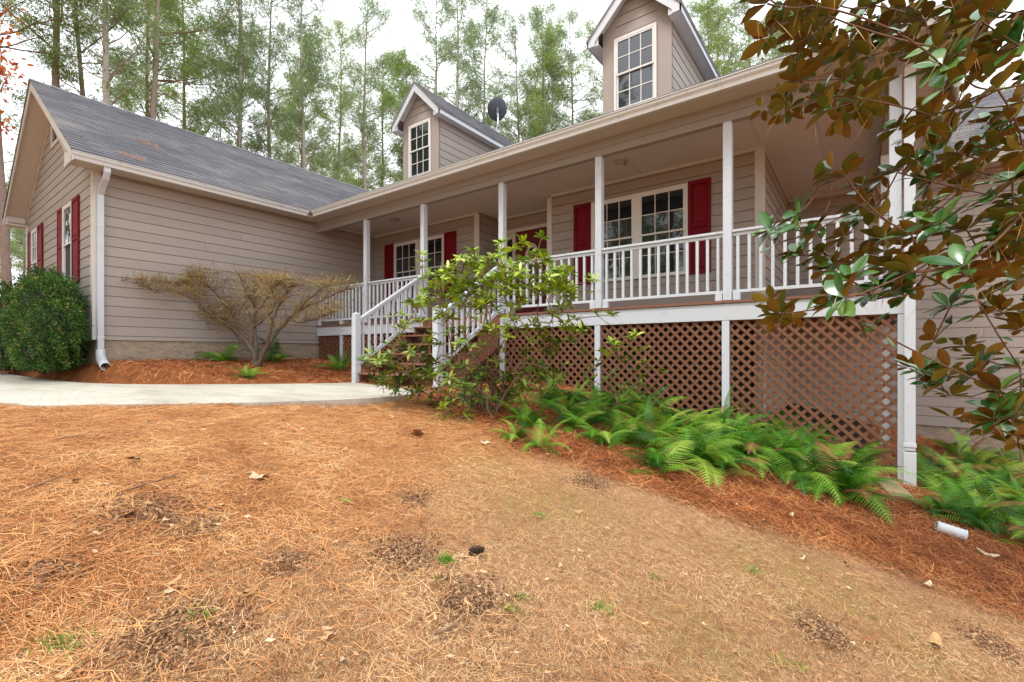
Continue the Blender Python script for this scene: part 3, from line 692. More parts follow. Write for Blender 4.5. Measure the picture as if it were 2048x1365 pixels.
# --- dormers
def dormer(xa, xb):
    Yd = 7.37; xm = (xa+xb)/2; zE = 5.15; ov = .19; zR = 6.03; hw = (xb-xa)/2+ov; dsl = (zR-5.25)/hw
    zbot = 3.75
    m = MB(); zt_ = 5.25+dsl*ov-.03
    m.prism([(xa+.006, Yd+.006, zbot), (xb-.006, Yd+.006, zbot), (xb-.006, Yd+.006, zt_), (xm, Yd+.006, zR-.06), (xa+.006, Yd+.006, zt_)], (0, .12, 0))
    m.box(xb-.1, Yd+.126, zbot, xb-.006, 11.2, zt_); m.box(xa+.006, Yd+.126, zbot, xa+.1, 11.2, zt_)
    dm = m.build('dormer', M_corner, house)
    fr = frame((0, Yd, 0), (1, 0, 0), (0, -1, 0))
    wa0, wa1 = xa+.205, xa+.92
    def cl_(z):
        if z < zt_-.02: return (xa+.0, xb-.0)
        d_ = (zR-.05-z)/dsl; return (xm-d_, xm+d_)
    siding(dm, fr, xa+.205, xb-.205, 5.26, zR-.1, clip=cl_, start=5.26, joints=False)
    mm = MB(); q = .014
    mm.prism([(xa-.012, Yd-.014, zbot), (xa+.205, Yd-.014, zbot), (xa+.205, Yd-.014, zt_+dsl*.205-.03), (xa-.012, Yd-.014, zt_-.02)], (0, .022, 0))
    mm.prism([(wa1-.0, Yd-.014, zbot), (xb+.012, Yd-.014, zbot), (xb+.012, Yd-.014, zt_-.02), (wa1-.0, Yd-.014, zt_+dsl*(xb-wa1)-.03)], (0, .022, 0))
    mm.box(xa+.205, Yd-.014, 5.215, wa1, Yd+.008, 5.26); mm.box(xa+.205, Yd-.014, zbot, wa1, Yd+.008, 4.0)
    mm.build('wall_trim', M_corner, dm)
    window(fr, wa0, wa1, 4.0, 5.215, casing=.04, q=.046)
    for sgn, xs in ((1, xb), (-1, xa)):
        siding(dm, frame((xs, 0, 0), (0, 1, 0), (sgn, 0, 0)), Yd+.03, 10.6, 3.8, zE+.0, start=3.8+.02, joints=False)
        part('soffit', M_white, dm, *( [(min(xs+sgn*.012, xs+sgn*ov), Yd-.17, zE, max(xs+sgn*.012, xs+sgn*ov), 10.6, zE+.012)] ))
        part('fascia', M_white, dm, (min(xs+sgn*ov, xs+sgn*(ov+.02)), Yd-.20, zE-.012, max(xs+sgn*ov, xs+sgn*(ov+.02)), 10.4, zE+.10))
    r = MB()
    for sgn in (1, -1):
        xo = xm+sgn*(hw+.03)
        r.prism([(xo, Yd-.22, 5.25-.03*dsl), (xo, 12.0, 5.25-.03*dsl), (xm, 12.0, zR), (xm, Yd-.22, zR)], (0, 0, .03))
    rf = r.build('dormer_roof', M_roof, dm)
    courses('shingle_courses', (xm+hw+.03, Yd-.23, 5.282-.03*dsl), (xm+hw+.03, 11.9, 5.282-.03*dsl), (xm, Yd-.23, zR+.032), (xm, 11.9, zR+.032), dm, seed=int(abs(xa)*10))
    for sgn in (1, -1):
        b = MB(); xo = xm+sgn*(hw+.02); wd = .13
        b.prism([(xo, Yd-.20, 5.25), (xm, Yd-.20, zR), (xm, Yd-.20, zR-wd*1.45), (xo-sgn*.135, Yd-.20, 5.25+.135*dsl-wd*1.45), (xo-sgn*.135, Yd-.20, zE-.012), (xo, Yd-.20, zE-.012)], (0, .022, 0))
        b.build('rake_board', M_white, dm)
        b = MB(); b.prism([(xm+sgn*((xb-xa)/2-.0), Yd-.178, zt_-.03), (xm+sgn*((xb-xa)/2), Yd-.016, zt_-.03), (xm, Yd-.016, zR-.075), (xm, Yd-.178, zR-.075)], (0, 0, .01)); b.build('rake_soffit', M_white, dm)
        part('eave_return', M_white, dm, (min(xo-sgn*.02, xm+sgn*((xb-xa)/2+.014)), Yd-.178, zE-.010, max(xo-sgn*.02, xm+sgn*((xb-xa)/2+.014)), Yd-.172, zE+.1))
    return dm
dormer(-8.567, -7.43); dormer(-3.50, -2.365)

# --- deck, posts, rails
DX0, DX1 = XW+.03, XE+.10
dk = part('porch_deck', M_step, house, (DX0, PF-.02, .46, DX1, PF+.02, .59), (DX0, YB-.04, .46, DX1, YB, .59))
ys = np.arange(PF-.055, YB-.05, .118)
for i, y in enumerate(ys):
    part('deck_board', M_step, dk, (DX0, y+.002, .603, DX1+.02, y+.112, .635))
ys2 = np.arange(YB-.04, YR-.05, .14)
for y in ys2: part('deck_board', M_step, dk, (XR+.03, y+.002, .603, DX1+.02, y+.136, .635))
part('skirt_board', M_white, house, (DX0, PF-.032, .396, -6.64, PF-.006, .598), bevel=.003)
part('skirt_board', M_white, house, (-6.636, PF-.032, .396, -4.68, PF-.006, .598))
part('skirt_board', M_white, house, (-4.676, PF-.032, .396, DX1+.02, PF-.006, .598), bevel=.003)
part('skirt_board', M_white, house, (DX1-.006, PF-.004, .396, DX1+.02, YR-.05, .598))
PX = [-8.317, -6.589, -4.729, -2.986, -1.287, XE]
def post(x, y=PF, w=.098):
    m = MB(); m.box(x-w/2, y-w/2, .636, x+w/2, y+w/2, ZB-.001)
    return m.build('porch_post', M_white, house, bevel=.005)
for x in PX: post(x)
for x in (-9.2, -6.589, -4.729, -3.01, -1.31, .345):
    part('support_post', M_white, house, (x-.042, PF-.028, gz(x, PF)-.15, x+.042, PF+.045, .395), bevel=.003)
def railing(x0, x1, y=PF, n=None, foot=None):
    m = MB(); m.box(x0, y-.04, 1.448, x1, y+.04, 1.4786); m.box(x0, y-.018, 1.405, x1, y+.018, 1.447)
    m.box(x0, y-.02, .722, x1, y+.02, .76)
    o = m.build('railing', M_white, house, bevel=.003)
    n = n or int((x1-x0)/.121)
    for k in range(n):
        x = x0+(x1-x0)*(k+.5)/n
        part('baluster', M_white, o, (x-.0165, y-.0165, .7605, x+.0165, y+.0165, 1.4045), bevel=.003)
    if foot: 
        for xf in foot: part('foot_block', M_white, o, (xf-.04, y-.03, .637, xf+.04, y+.03, .7215))
e = .05
railing(XW+.06, PX[0]-e, n=14, foot=[-9.2, XW+.1]); railing(PX[0]+e, PX[1]-e, n=13)
railing(PX[2]+e, PX[3]-e, n=13, foot=[-4.6, PX[3]-.1]); railing(PX[3]+e, PX[4]-e, n=13, foot=[PX[3]+.1, PX[4]-.1]); railing(PX[4]+e, PX[5]-e, n=12, foot=[PX[4]+.1])
# side railing
m = MB(); m.box(XE-.04, PF+.06, 1.448, XE+.04, YR-.1, 1.4786); m.box(XE-.02, PF+.06, .722, XE+.02, YR-.1, .76); o = m.build('railing', M_white, house)
for y in np.arange(PF+.15, YR-.15, .125): part('baluster', M_white, o, (XE-.0165, y-.0165, .7605, XE+.0165, y+.0165, 1.4475))
part('porch_post', M_white, house, (XE-.05, 8.5-.05, .636, XE+.05, 8.6, ZB-.001)); part('support_post', M_white, house, (XE-.05, 8.45, -2.2, XE+.05, 8.55, .395))
# lattice panels
def lattice(x0, x1, y, top, skip=0):
    bot = min(gz(x, y) for x in np.linspace(x0, x1, 5))-.12
    fr_ = part('lattice_panel', M_latt, house, (x0, y+.004, top-.004, x1, y+.02, top+.03))
    sp = .1235; w = .0345*1.414/2; H = top-bot
    for sgn, q in ((1, 0.0), (-1, .011)):
        k0 = int(np.floor((x0-H-x0)/sp))-2; k1 = int((x1-x0+H)/sp)+3
        for k in range(k0, k1):
            # strip centre line: at z = top x = xs ; going down x moves by sgn
            xs = x0+k*sp+(.03 if sgn > 0 else .075)
            zt0, zb0 = top, bot
            def xat(z): return xs+sgn*(top-z)
            # clip polygon of strip (parallelogram, horizontal half width w) to x0..x1
            poly = [(xat(top)-w, top), (xat(top)+w, top), (xat(bot)+w, bot), (xat(bot)-w, bot)]
            def clipx(P, X, keep):
                out = []
                for i in range(len(P)):
                    a, b = P[i], P[(i+1) % len(P)]; ina = keep(a[0]); inb = keep(b[0])
                    if ina: out.append(a)
                    if ina != inb:
                        f = (X-a[0])/(b[0]-a[0]); out.append((X, a[1]+(b[1]-a[1])*f))
                return out
            poly = clipx(poly, x0, lambda v: v >= x0)
            if len(poly) < 3: continue
            poly = clipx(poly, x1, lambda v: v <= x1)
            if len(poly) < 3: continue
            zc = [p_[1] for p_ in poly]
            if max(zc) < bot+.10: continue
            m = MB(); m.prism([(a, y+q, b) for a, b in poly], (0, .009, 0)); m.build('lattice_strip', M_latt, fr_)
for x0, x1 in ((XW+.05, -9.25), (-9.15, -6.64), (-6.54, -4.78), (-4.68, -3.06), (-2.96, -1.36), (-1.26, .30)):
    lattice(x0, x1, PF-.004, .392)
# --- stairs
NR = 7; Zt, Zb = .635, -.475; rise = (Zt-Zb)/NR; run = .238; YS0 = PF-.035
stair = part('staircase', M_step, house, (-6.56, YS0-.022, Zt-.22, -4.76, YS0-.001, Zt-.04))
for x in (-6.53, -5.66, -4.79):
    m = MB(); P = [(x-.02, YS0-.023, Zt-rise-.03)]
    for k in range(1, NR):
        y = YS0-run*k; z = Zt-rise*k-.03
        P.append((x-.02, y, z))
        if k < NR-1: P.append((x-.02, y, z-rise))
    P += [(x-.02, YS0-run*(NR-1), Zb-.05), (x-.02, YS0-run*(NR-1)+.25, Zb-.05), (x-.02, YS0-.023, Zt-.55)]
    m.prism(P, (.04, 0, 0)); m.build('stringer', M_step, stair)
for k in range(1, NR):
    y = YS0-run*k; z = Zt-rise*k
    part('tread', M_step, stair, (-6.56, y-.03, z-.029, -4.76, y+.105, z), bevel=.004); part('tread', M_step, stair, (-6.56, y+.112, z-.029, -4.76, y+.234, z), bevel=.004)
YN = 4.67
for xn in (PX[1], PX[2]):
    m = MB(); w = .052; zb = gz(xn, YN)-.08; zt2 = .635
    m.box(xn-w, YN-w, zb, xn+w, YN+w, zt2)
    m.add([(xn-w, YN-w, zt2), (xn+w, YN-w, zt2), (xn+w, YN+w, zt2), (xn-w, YN+w, zt2), (xn, YN, zt2+.035)], [(0, 1, 4), (1, 2, 4), (2, 3, 4), (3, 0, 4)])
    m.build('newel_post', M_white, house, bevel=.003)
    a = Vector((xn, YN+w, .55)); b = Vector((xn, PF-.05, 1.45)); dv = Vector((0, 0, -.72))
    m = MB(); m.beam(a, b, .075, .036); m.beam(a+Vector((0, 0, -.035)), b+Vector((0, 0, -.035)), .036, .045); m.beam(a+dv, b+dv, .04, .06)
    o = m.build('stair_railing', M_white, house, bevel=.003)
    nb_ = 11
    for k in range(nb_):
        f = (k+.6)/nb_; p = a.lerp(b, f); bm = MB(); q = .0165; s = (b.z-a.z)/(b.y-a.y)
        z0_, z1_ = p.z-.72+.025, p.z-.055
        bm.hexa([(xn-q, p.y-q, z0_-s*q), (xn+q, p.y-q, z0_-s*q), (xn+q, p.y+q, z0_+s*q), (xn-q, p.y+q, z0_+s*q), (xn-q, p.y-q, z1_-s*q), (xn+q, p.y-q, z1_-s*q), (xn+q, p.y+q, z1_+s*q), (xn-q, p.y+q, z1_+s*q)])
        bm.build('baluster', M_white, o)
# --- downspouts
def spout(path, w=.088, d=.062):
    m = MB()
    for a, b in zip(path[:-1], path[1:]):
        a = Vector(a); b = Vector(b); up = Vector((0, 1, 0)) if abs((b-a).normalized().z) > .7 else Vector((0, 0, 1)); m.beam(a, b+(b-a).normalized()*.02, w, d, up)
    return m
gzw = gz(-10.05, 2.1)
m = spout([(-9.70, 2.06, 2.985), (-9.74, 2.06, 2.90), (-10.075, 2.12, 2.80), (-10.075, 2.12, .02)])
# rebuild with face towards camera
ds = MB(); X1, Y1 = -10.09, 2.235
prof = [(-.032, -.042), (.032, -.042), (.032, .042), (-.032, .042)]
def sweep(m, pts, dirs):
    rings = []
    for p, (u, v) in zip(pts, dirs): rings.append([Vector(p)+Vector(u)*a+Vector(v)*b for a, b in prof])
    V_ = [q for r in rings for q in r]; n = 4
    m.add(V_, [(i*n+k, i*n+(k+1) % n, (i+1)*n+(k+1) % n, (i+1)*n+k) for i in range(len(pts)-1) for k in range(n)]+[tuple(range(n))[::-1]])
Yv = (0, 1, 0)
sweep(ds, [(-9.72, Y1, 2.99), (-9.72, Y1, 2.90), (-9.80, Y1, 2.82), (-9.98, Y1, 2.72), (X1, Y1, 2.62), (X1, Y1, .10), (X1, Y1, -.02)],
      [((1,0,0), Yv), ((1,0,0), Yv), ((.75,0,-.65), Yv), ((.6,0,-.8), Yv), ((.95,0,-.3), Yv), ((1,0,0), Yv), ((1,0,0), Yv)])
dso = ds.build('downspout', M_white, house, bevel=.004)
part('strap', M_whdirty, dso, (X1-.036, Y1-.046, 2.1, X1+.036, Y1+.046, 2.12), (X1-.036, Y1-.046, .25, X1+.036, Y1+.046, .28))
m = MB(); zc = -.02; m.tube([(X1, Y1, .06), (X1+.01, Y1, -.04), (X1+.10, Y1-.01, -.10), (X1+.24, Y1-.02, -.155), (X1+.42, Y1-.03, -.215)], [.055, .06, .06, .06, .062], 14, cap=False)
o = m.build('outlet_elbow', M_whdirty, dso, smooth=True); sdm = o.modifiers.new('solid', 'SOLIDIFY'); sdm.thickness = -.006
XD, YD = .392, 6.065
ds = MB(); prof = [(-.043, -.03), (.043, -.03), (.043, .03), (-.043, .03)]
zb = gz(XD, YD)
Xv = (1, 0, 0)
sweep(ds, [(XD, 5.70, 2.99), (XD, 5.70, 2.93), (XD, 5.82, 2.86), (XD, 5.98, 2.80), (XD, YD, 2.72), (XD, YD, zb+.36)], [(Xv, Yv), (Xv, Yv), (Xv, (0, .8, -.5)), (Xv, (0, .7, -.7)), (Xv, Yv), (Xv, Yv)])
dso2 = ds.build('downspout', M_white, house, bevel=.004)
m = MB(); m.box(XD-.049, YD-.036, zb-.05, XD+.049, YD+.03, zb+.345); m.build('dented_boot', M_whdirty, dso2, bevel=.004)
part('strap', M_whdirty, dso2, (XD-.05, YD-.038, -.92, XD+.05, YD+.032, -.885), (XD-.05, YD-.038, 1.2, XD+.05, YD+.032, 1.225))

# ------------------------------------------------------------------ things on the house
def lamp(x, y, label):
    t = thing('ceiling_light', (x, y, ZC), label, 'ceiling light', 'lanterns under the porch ceiling')
    m = MB(); m.box(x-.11, y-.11, ZC-.02, x+.11, y+.11, ZC-.001); m.build('base_plate', M_trim, t)
    m = MB(); a, b = .095, .065
    for sx in (-1, 1):
        for sy_ in (-1, 1): m.beam((x+sx*a, y+sy_*a, ZC-.02), (x+sx*b, y+sy_*b, ZC-.10), .01, .01, (1, 0, 0))
    m.box(x-b-.005, y-b-.005, ZC-.108, x+b+.005, y+b+.005, ZC-.10); m.build('lamp_frame', M_trim, t)
    m = MB(); q = .93; m.hexa([(x-b*q, y-b*q, ZC-.099), (x+b*q, y-b*q, ZC-.099), (x+b*q, y+b*q, ZC-.099), (x-b*q, y+b*q, ZC-.099), (x-a*q, y-a*q, ZC-.021), (x+a*q, y-a*q, ZC-.021), (x+a*q, y+a*q, ZC-.021), (x-a*q, y+a*q, ZC-.021)])
    m.build('lamp_glass', M_lamp, t)
lamp(-3.03, 6.97, 'square beige glass lantern on the porch ceiling above the right double window')
lamp(-8.39, 6.95, 'square beige glass lantern on the porch ceiling near the left wing wall')
base = np.array([-7.93, 10.0, 6.02]); dish = thing('satellite_dish', base, 'dark satellite dish on a bent mast standing on the left dormer roof', 'satellite dish')
cd = at(995, 218, 12.85)
m = MB(); m.tube([base+np.array([0, 0, -.06]), base+np.array([.06, .03, .15]), cd+np.array([.02, 0, -.26]), cd+np.array([0, .02, -.12])], .022, 8); m.box(*(base-.07), *(base+np.array([.07, .07, .03]))); m.build('mast', M_galv, dish)
nrm = Vector((-.70, .62, .40)).normalized(); u = nrm.cross(Vector((0, 0, 1))).normalized(); v_ = u.cross(nrm)
m = MB(); rings = []
NRr, NS = 5, 28
for side in (0, .012):
    for i in range(NRr+1):
        r = i/NRr
        for k in range(NS):
            a = 2*math.pi*k/NS; rings.append(Vector(cd)+u*(.27*r*math.cos(a))+v_*(.30*r*math.sin(a))+nrm*(.06*r*r+side))
n1 = (NRr+1)*NS; Fs = []
for i in range(NRr):
    for k in range(NS):
        Fs.append((i*NS+k, (i+1)*NS+k, (i+1)*NS+(k+1) % NS, i*NS+(k+1) % NS)); Fs.append((n1+i*NS+k, n1+i*NS+(k+1) % NS, n1+(i+1)*NS+(k+1) % NS, n1+(i+1)*NS+k))
for k in range(NS): Fs.append((NRr*NS+k, n1+NRr*NS+k, n1+NRr*NS+(k+1) % NS, NRr*NS+(k+1) % NS))
m.add(rings, Fs); m.build('reflector', M_dish, dish, smooth=True)
m = MB(); c_ = Vector(cd); m.beam(c_-v_*.22+nrm*.0, c_-v_*.12+nrm*.52, .025, .03); m.build('feed_arm', M_galv, dish)
m = MB(); e_ = c_-v_*.10+nrm*.52; m.tube([e_+v_*.02, e_+v_*.02-nrm*.10], .035, 10); m.tube([e_+u*.05, e_-u*.05], .03, 8); m.build('receiver', M_galv, dish)
m = MB(); m.beam(c_-nrm*.005-v_*.16, c_-nrm*.03+v_*.03, .07, .05, u); m.build('bracket', M_galv, dish)
#PART2
# ------------------------------------------------------------------ vegetation helpers
def rand_rot(n, r):
    v = r.normal(size=(n, 3)); return v/np.linalg.norm(v, axis=1)[:, None]
def tubes_np(segs, n=4):
    """segs: list of (P (m,3), R (m,)) -> V, F quads"""
    V_, F_ = [], []; off = 0; ang = np.arange(n)*2*np.pi/n
    for P, R in segs:
        P = np.asarray(P, float); m = len(P); R = np.broadcast_to(R, (m,))
        T = np.gradient(P, axis=0); T /= np.linalg.norm(T, axis=1)[:, None]+1e-9
        ref = np.array([0, 0, 1.]) if abs(T[0, 2]) < .8 else np.array([1., 0, 0])
        U = np.cross(T, ref); U /= np.linalg.norm(U, axis=1)[:, None]+1e-9; Wv = np.cross(T, U)
        V_.append((P[:, None]+(U[:, None]*np.cos(ang)[None, :, None]+Wv[:, None]*np.sin(ang)[None, :, None])*R[:, None, None]).reshape(-1, 3))
        i = np.arange(m-1)[:, None]*n; k = np.arange(n)[None]; k2 = (k+1) % n
        F_.append(np.stack([i+k, i+k2, i+n+k2, i+n+k], -1).reshape(-1, 4)+off); off += m*n
    return np.concatenate(V_), np.concatenate(F_)
def blades(P, D, L, Wd, r, curl=.0):
    """thin pointed quads (diamond) from P along D"""
    n = len(P); S_ = np.cross(D, rand_rot(n, r)); S_ /= np.linalg.norm(S_, axis=1)[:, None]+1e-9
    L = np.broadcast_to(L, (n,))[:, None]; Wd = np.broadcast_to(Wd, (n,))[:, None]
    M_ = P+D*L*.5+S_*0; E_ = P+D*L
    E_[:, 2] -= (curl*L[:, 0])
    V_ = np.stack([P, M_+S_*Wd*.5, E_, M_-S_*Wd*.5], 1).reshape(-1, 3)
    return V_, np.arange(4*n).reshape(-1, 4)
def copy_tree(root, loc, rz=0, sc=1, label=None, group=None, cat=None):
    r = root.copy(); COL.objects.link(r); r.location = Vector(loc); r.rotation_euler = (0, 0, rz); r.scale = (sc, sc, sc)
    if label: r['label'] = label
    if group: r['group'] = group
    if cat: r['category'] = cat
    for ch in CH[root.name]:
        c = ch.copy(); COL.objects.link(c); c.parent = r
    return r
CH = {}
# ------------------------------------------------------------------ pines
def pine_proto(name, seed, H, cs, R, lean, mat, bark, tufts=4200, dens=1., cat='tree'):
    r = np.random.default_rng(seed); segs = []
    n = 16; zt = np.linspace(0, H, n); wob = np.cumsum(r.normal(0, .05, (n, 2)), 0); wob -= wob[0]
    P = np.stack([wob[:, 0]+lean*zt/H, wob[:, 1], zt], -1); r0 = .0062*H+.025
    segs.append((P, np.interp(zt/H, [0, .03, .5, 1], [r0*1.25, r0, r0*.62, .012])))
    TV, TF = tubes_np(segs, 9)
    br = []; tips = []
    nb_ = int(H*3.0)
    for i in range(nb_):
        h = H*(cs*.55+(1-cs*.55)*((i+r.random())/nb_)); live = h > H*cs
        if not live and r.random() < .45: continue
        f = (h/H-cs)/(1-cs) if live else 0
        Lb = (R*1.35*(1-.72*max(f, 0)**2.2)*r.uniform(.45, 1.15)) if live else r.uniform(.25, 1.3)
        az = r.uniform(0, 2*np.pi); up = r.uniform(.05, .5)+.5*max(f, 0)
        p0 = np.array([np.interp(h, zt, P[:, 0]), np.interp(h, zt, P[:, 1]), h]); d = np.array([np.cos(az), np.sin(az), up]); d /= np.linalg.norm(d)
        m = 6; q = [p0]
        for k in range(1, m): d = d+r.normal(0, .17, 3)+np.array([0, 0, .09]); d /= np.linalg.norm(d); q.append(q[-1]+d*Lb/(m-1))
        q = np.array(q); br.append((q, np.linspace(.012+.008*Lb, .005, m)))
        if live:
            for k in range(int(5+Lb*3.4)):
                u = r.uniform(.25, 1.0); b = q[0]+0; j = u*(m-1); j0 = min(int(j), m-2); b = q[j0]*(1-(j-j0))+q[j0+1]*(j-j0)
                dd = rand_rot(1, r)[0]; dd[2] = abs(dd[2])*.5+.1; dd = dd+d*.6; dd /= np.linalg.norm(dd); l = r.uniform(.2, .75)*(1.1-.4*u)*min(1, Lb)
                e = b+dd*l; br.append((np.array([b, (b+e)/2+r.normal(0, .03, 3), e]), np.array([.009, .006, .004])))
                tips += [(e, dd), ((b+e)/2, dd)]
        else:
            for k in range(3):
                b = q[r.integers(2, m)]; e = b+rand_rot(1, r)[0]*r.uniform(.15, .5); br.append((np.array([b, (b+e)/2, e]), np.array([.007, .005, .003])))
    BV, BF = tubes_np(br, 3)
    T_ = np.array([t[0] for t in tips]); Dm = np.array([t[1] for t in tips]); reps = max(1, int(round(tufts*1.25/len(T_))))
    C_ = np.repeat(T_, reps, 0)+r.normal(0, .17, (len(T_)*reps, 3)); Dm = np.repeat(Dm, reps, 0)
    k = int(4*dens)
    PP = np.repeat(C_, k, 0); DD = rand_rot(len(PP), r)*.9+np.repeat(Dm, k, 0)*.55+np.array([0, 0, .15]); DD /= np.linalg.norm(DD, axis=1)[:, None]
    V1, F1 = blades(PP, DD, r.uniform(.14, .26, len(PP)), r.uniform(.016, .03, len(PP)), r, .12)
    root = thing(name, (0, 0, -50), 'proto', cat, world=False)
    tr = link('trunk', mk_mesh('trunk', TV, TF, bark, smooth=True), root)
    bo = link('limbs', mk_mesh('limbs', BV, BF, bark), root, kind='stuff')
    rn = np.repeat(r.random(len(C_))*.6, k)+r.random(len(PP))*.4
    cr = link('crown', mk_mesh('crown', V1, F1, mat, rnd=rn), root)
    CH[root.name] = [tr, bo, cr]; root['_n'] = 0
    return root
protos = [pine_proto('pine_tree', 11, 21, .52, 3.0, .8, M_pine, M_bark), pine_proto('pine_tree', 12, 23, .42, 2.7, -.5, M_pine2, M_barkg),
          pine_proto('pine_tree', 13, 19, .36, 2.5, .3, M_pine, M_bark, 5200), pine_proto('pine_tree', 14, 25, .5, 3.1, .2, M_pine2, M_bark),
          pine_proto('pine_tree', 15, 20, .30, 2.3, -.9, M_pine2, M_barkg, 5200), pine_proto('pine_tree', 16, 17, .28, 2.1, .2, M_pine, M_bark, 5200)]
# broadleaf understory
def broad_proto(seed, H, R, leaves, mat, bark):
    r = np.random.default_rng(seed); br = []; tips = []
    def grow(p, d, L, rad, lv):
        m = 5; q = [p]
        for k in range(m-1): d = d+r.normal(0, .12, 3)+np.array([0, 0, .04]); d /= np.linalg.norm(d); q.append(q[-1]+d*L/(m-1))
        q = np.array(q); br.append((q, np.linspace(rad, rad*.5, m)))
        if lv == 0: tips.append(q); return
        for k in range(4 if lv > 1 else 4):
            u = r.uniform(.35, 1); j = u*(m-1); j0 = min(int(j), m-2); b = q[j0]*(1-(j-j0))+q[j0+1]*(j-j0)
            dd = d+rand_rot(1, r)[0]*.8; dd /= np.linalg.norm(dd); grow(b, dd, L*r.uniform(.4, .62), rad*.5, lv-1)
    grow(np.zeros(3), np.array([0, 0, 1.]), H*.6, .05+H*.006, 3)
    BV, BF = tubes_np(br, 4)
    Q = np.concatenate(tips); PP = Q[r.integers(0, len(Q), leaves)]+r.normal(0, .16, (leaves, 3)); DD = rand_rot(leaves, r); DD[:, 2] *= .5
    V1, F1 = blades(PP, DD, r.uniform(.08, .15, leaves), r.uniform(.04, .08, leaves), r, .1)
    root = thing('young_tree', (0, 0, -50), 'proto', 'tree', world=False)
    a = link('trunk', mk_mesh('trunk', BV, BF, bark), root); b = link('crown', mk_mesh('crown', V1, F1, mat, rnd=r.random(leaves)), root)
    CH[root.name] = [a, b]; return root
bp = [broad_proto(31, 8, 2, 2600, M_broad, M_barkg), broad_proto(32, 6.5, 2, 2200, M_broad, M_bark), broad_proto(33, 9, 2, 1200, M_pine, M_barkg)]
used = set()
def place(root, px, d, rz, sc, label, group):
    p = ray(px, HY)*d; z = gz(p[0], p[1])-.1
    if root.name in used: return copy_tree(root, (p[0], p[1], z), rz, sc, label, group)
    used.add(root.name); root.location = (p[0], p[1], z); root.rotation_euler = (0, 0, rz); root.scale = (sc,)*3; root['label'] = label; root['group'] = group; return root
# (px, distance, prototype, scale) for the trunks one can tell apart
ORD = ['first', 'second', 'third', 'fourth', 'fifth', 'sixth', 'seventh', 'eighth', 'ninth', 'tenth', 'eleventh', 'twelfth', 'thirteenth', 'fourteenth', 'fifteenth', 'sixteenth', 'seventeenth', 'eighteenth', 'nineteenth', 'twentieth', 'twenty-first', 'twenty-second']
near_trees = [(22, 17, 0, 1.0), (118, 19, 3, 1.0), (193, 20, 2, 1.05), (232, 17.5, 1, .95), (268, 18.5, 0, 1.05), (310, 24, 2, 1.1), (362, 26, 5, 1.3), (452, 21, 4, 1.0),
              (485, 25, 3, .92), (540, 24, 1, .9), (590, 30, 2, 1.1), (630, 22, 4, .88), (655, 33, 0, 1.1), (730, 27, 1, .92), (770, 33, 5, 1.25)]
mid = [(835, 31, 2, 1.05), (868, 32, 3, 1.0), (905, 30, 1, 1.12), (945, 34, 4, 1.28), (1042, 31, 1, .98), (1075, 30, 2, 1.12), (1110, 33, 4, 1.22), (1150, 32, 3, .92), (1190, 34, 0, 1.12),
       (1385, 33, 4, 1.12), (1425, 31, 3, .98), (1465, 28, 2, 1.15), (1510, 30, 1, 1.05), (1550, 29, 4, 1.12), (1595, 31, 2, 1.2), (1920, 32, 3, .9), (2010, 29, 2, 1.0)]
for i, (px, d, k, s_) in enumerate(near_trees):
    place(protos[k], px, d, rng.uniform(0, 6.28), s_, ORD[i]+' pine from the left behind the left wing roof, tall with a bare lower trunk', 'pines behind the left wing')
for i, (px, d, k, s_) in enumerate(mid):
    place(protos[k], px, d, rng.uniform(0, 6.28), s_, ORD[i]+' pine from the left of those rising above the main porch roof', 'pines above the main roof')
for i in range(88):
    px = rng.uniform(-200, 2200); d = rng.uniform(33, 60); k = int(rng.integers(0, 6))
    if 860 < px < 1010 or 1150 < px < 1400: sc_ = rng.uniform(.80, .98)*d/42
    else: sc_ = rng.uniform(.8, 1.1)*d/44
    sc_ = min(sc_, 1.25)
    place(protos[k], px, d, rng.uniform(0, 6.28), sc_, 'slender pine deep in the woods behind the house', 'pines deep in the woods')
for i in range(34):
    px = rng.uniform(-100, 1700); d = rng.uniform(21, 36); k = int(rng.integers(0, 3))
    place(bp[k], px, d, rng.uniform(0, 6.28), rng.uniform(.7, 1.15), 'thin understory tree with sparse yellow green leaves behind the house', 'understory trees behind the house')
# pines on the far side of the yard, seen mirrored in the windows
for i in range(128):
    if i < 14: a = math.radians(rng.uniform(95, 285)); d = rng.uniform(17, 32); x, y = 2+d*math.sin(a)*1.0, d*math.cos(a)-3
    else: x, y = rng.uniform(-60, 2), rng.uniform(-52, -20)
    if i >= 112: x, y = rng.uniform(-50, -22), rng.uniform(-12, -1.5)
    copy_tree(protos[int(rng.integers(0, 6))], (x, y, gz(x, y)-.1), rng.uniform(0, 6.28), rng.uniform(.85, 1.15), 'pine across the front yard, seen only mirrored in the windows', 'pines mirrored in the windows')
# orange oak twigs at the left edge
r = np.random.default_rng(5); br = []; lv = []
o0 = at(-260, 640, 9.6)
root = thing('oak_sapling', (o0[0], o0[1], gz(o0[0], o0[1])), 'young oak with rusty orange leaves at the far left edge', 'tree')
bb = np.array([o0[0], o0[1], gz(o0[0], o0[1])-.1])
for px, py, d in [(5, 60, 9.6), (-10, 120, 9.4), (20, 145, 9.8), (-20, 20, 9.5), (10, 110, 9.3), (-30, 200, 9.6), (8, 240, 9.5), (15, 20, 9.7), (-60, 80, 9.5), (-100, 180, 9.6), (-150, 60, 9.5)]:
    e_ = at(px, py, d); mid_ = bb*.4+e_*.6+np.array([0, 0, .5]); q = np.array([bb*(1-t)**2+2*mid_*t*(1-t)+e_*t*t for t in np.linspace(0, 1, 8)])
    br.append((q, np.linspace(.035, .006, 8))); c = np.repeat(np.array([q[-1], q[-2]*.4+q[-1]*.6]), 15, 0); lv.append(c+r.normal(0, .12, c.shape))
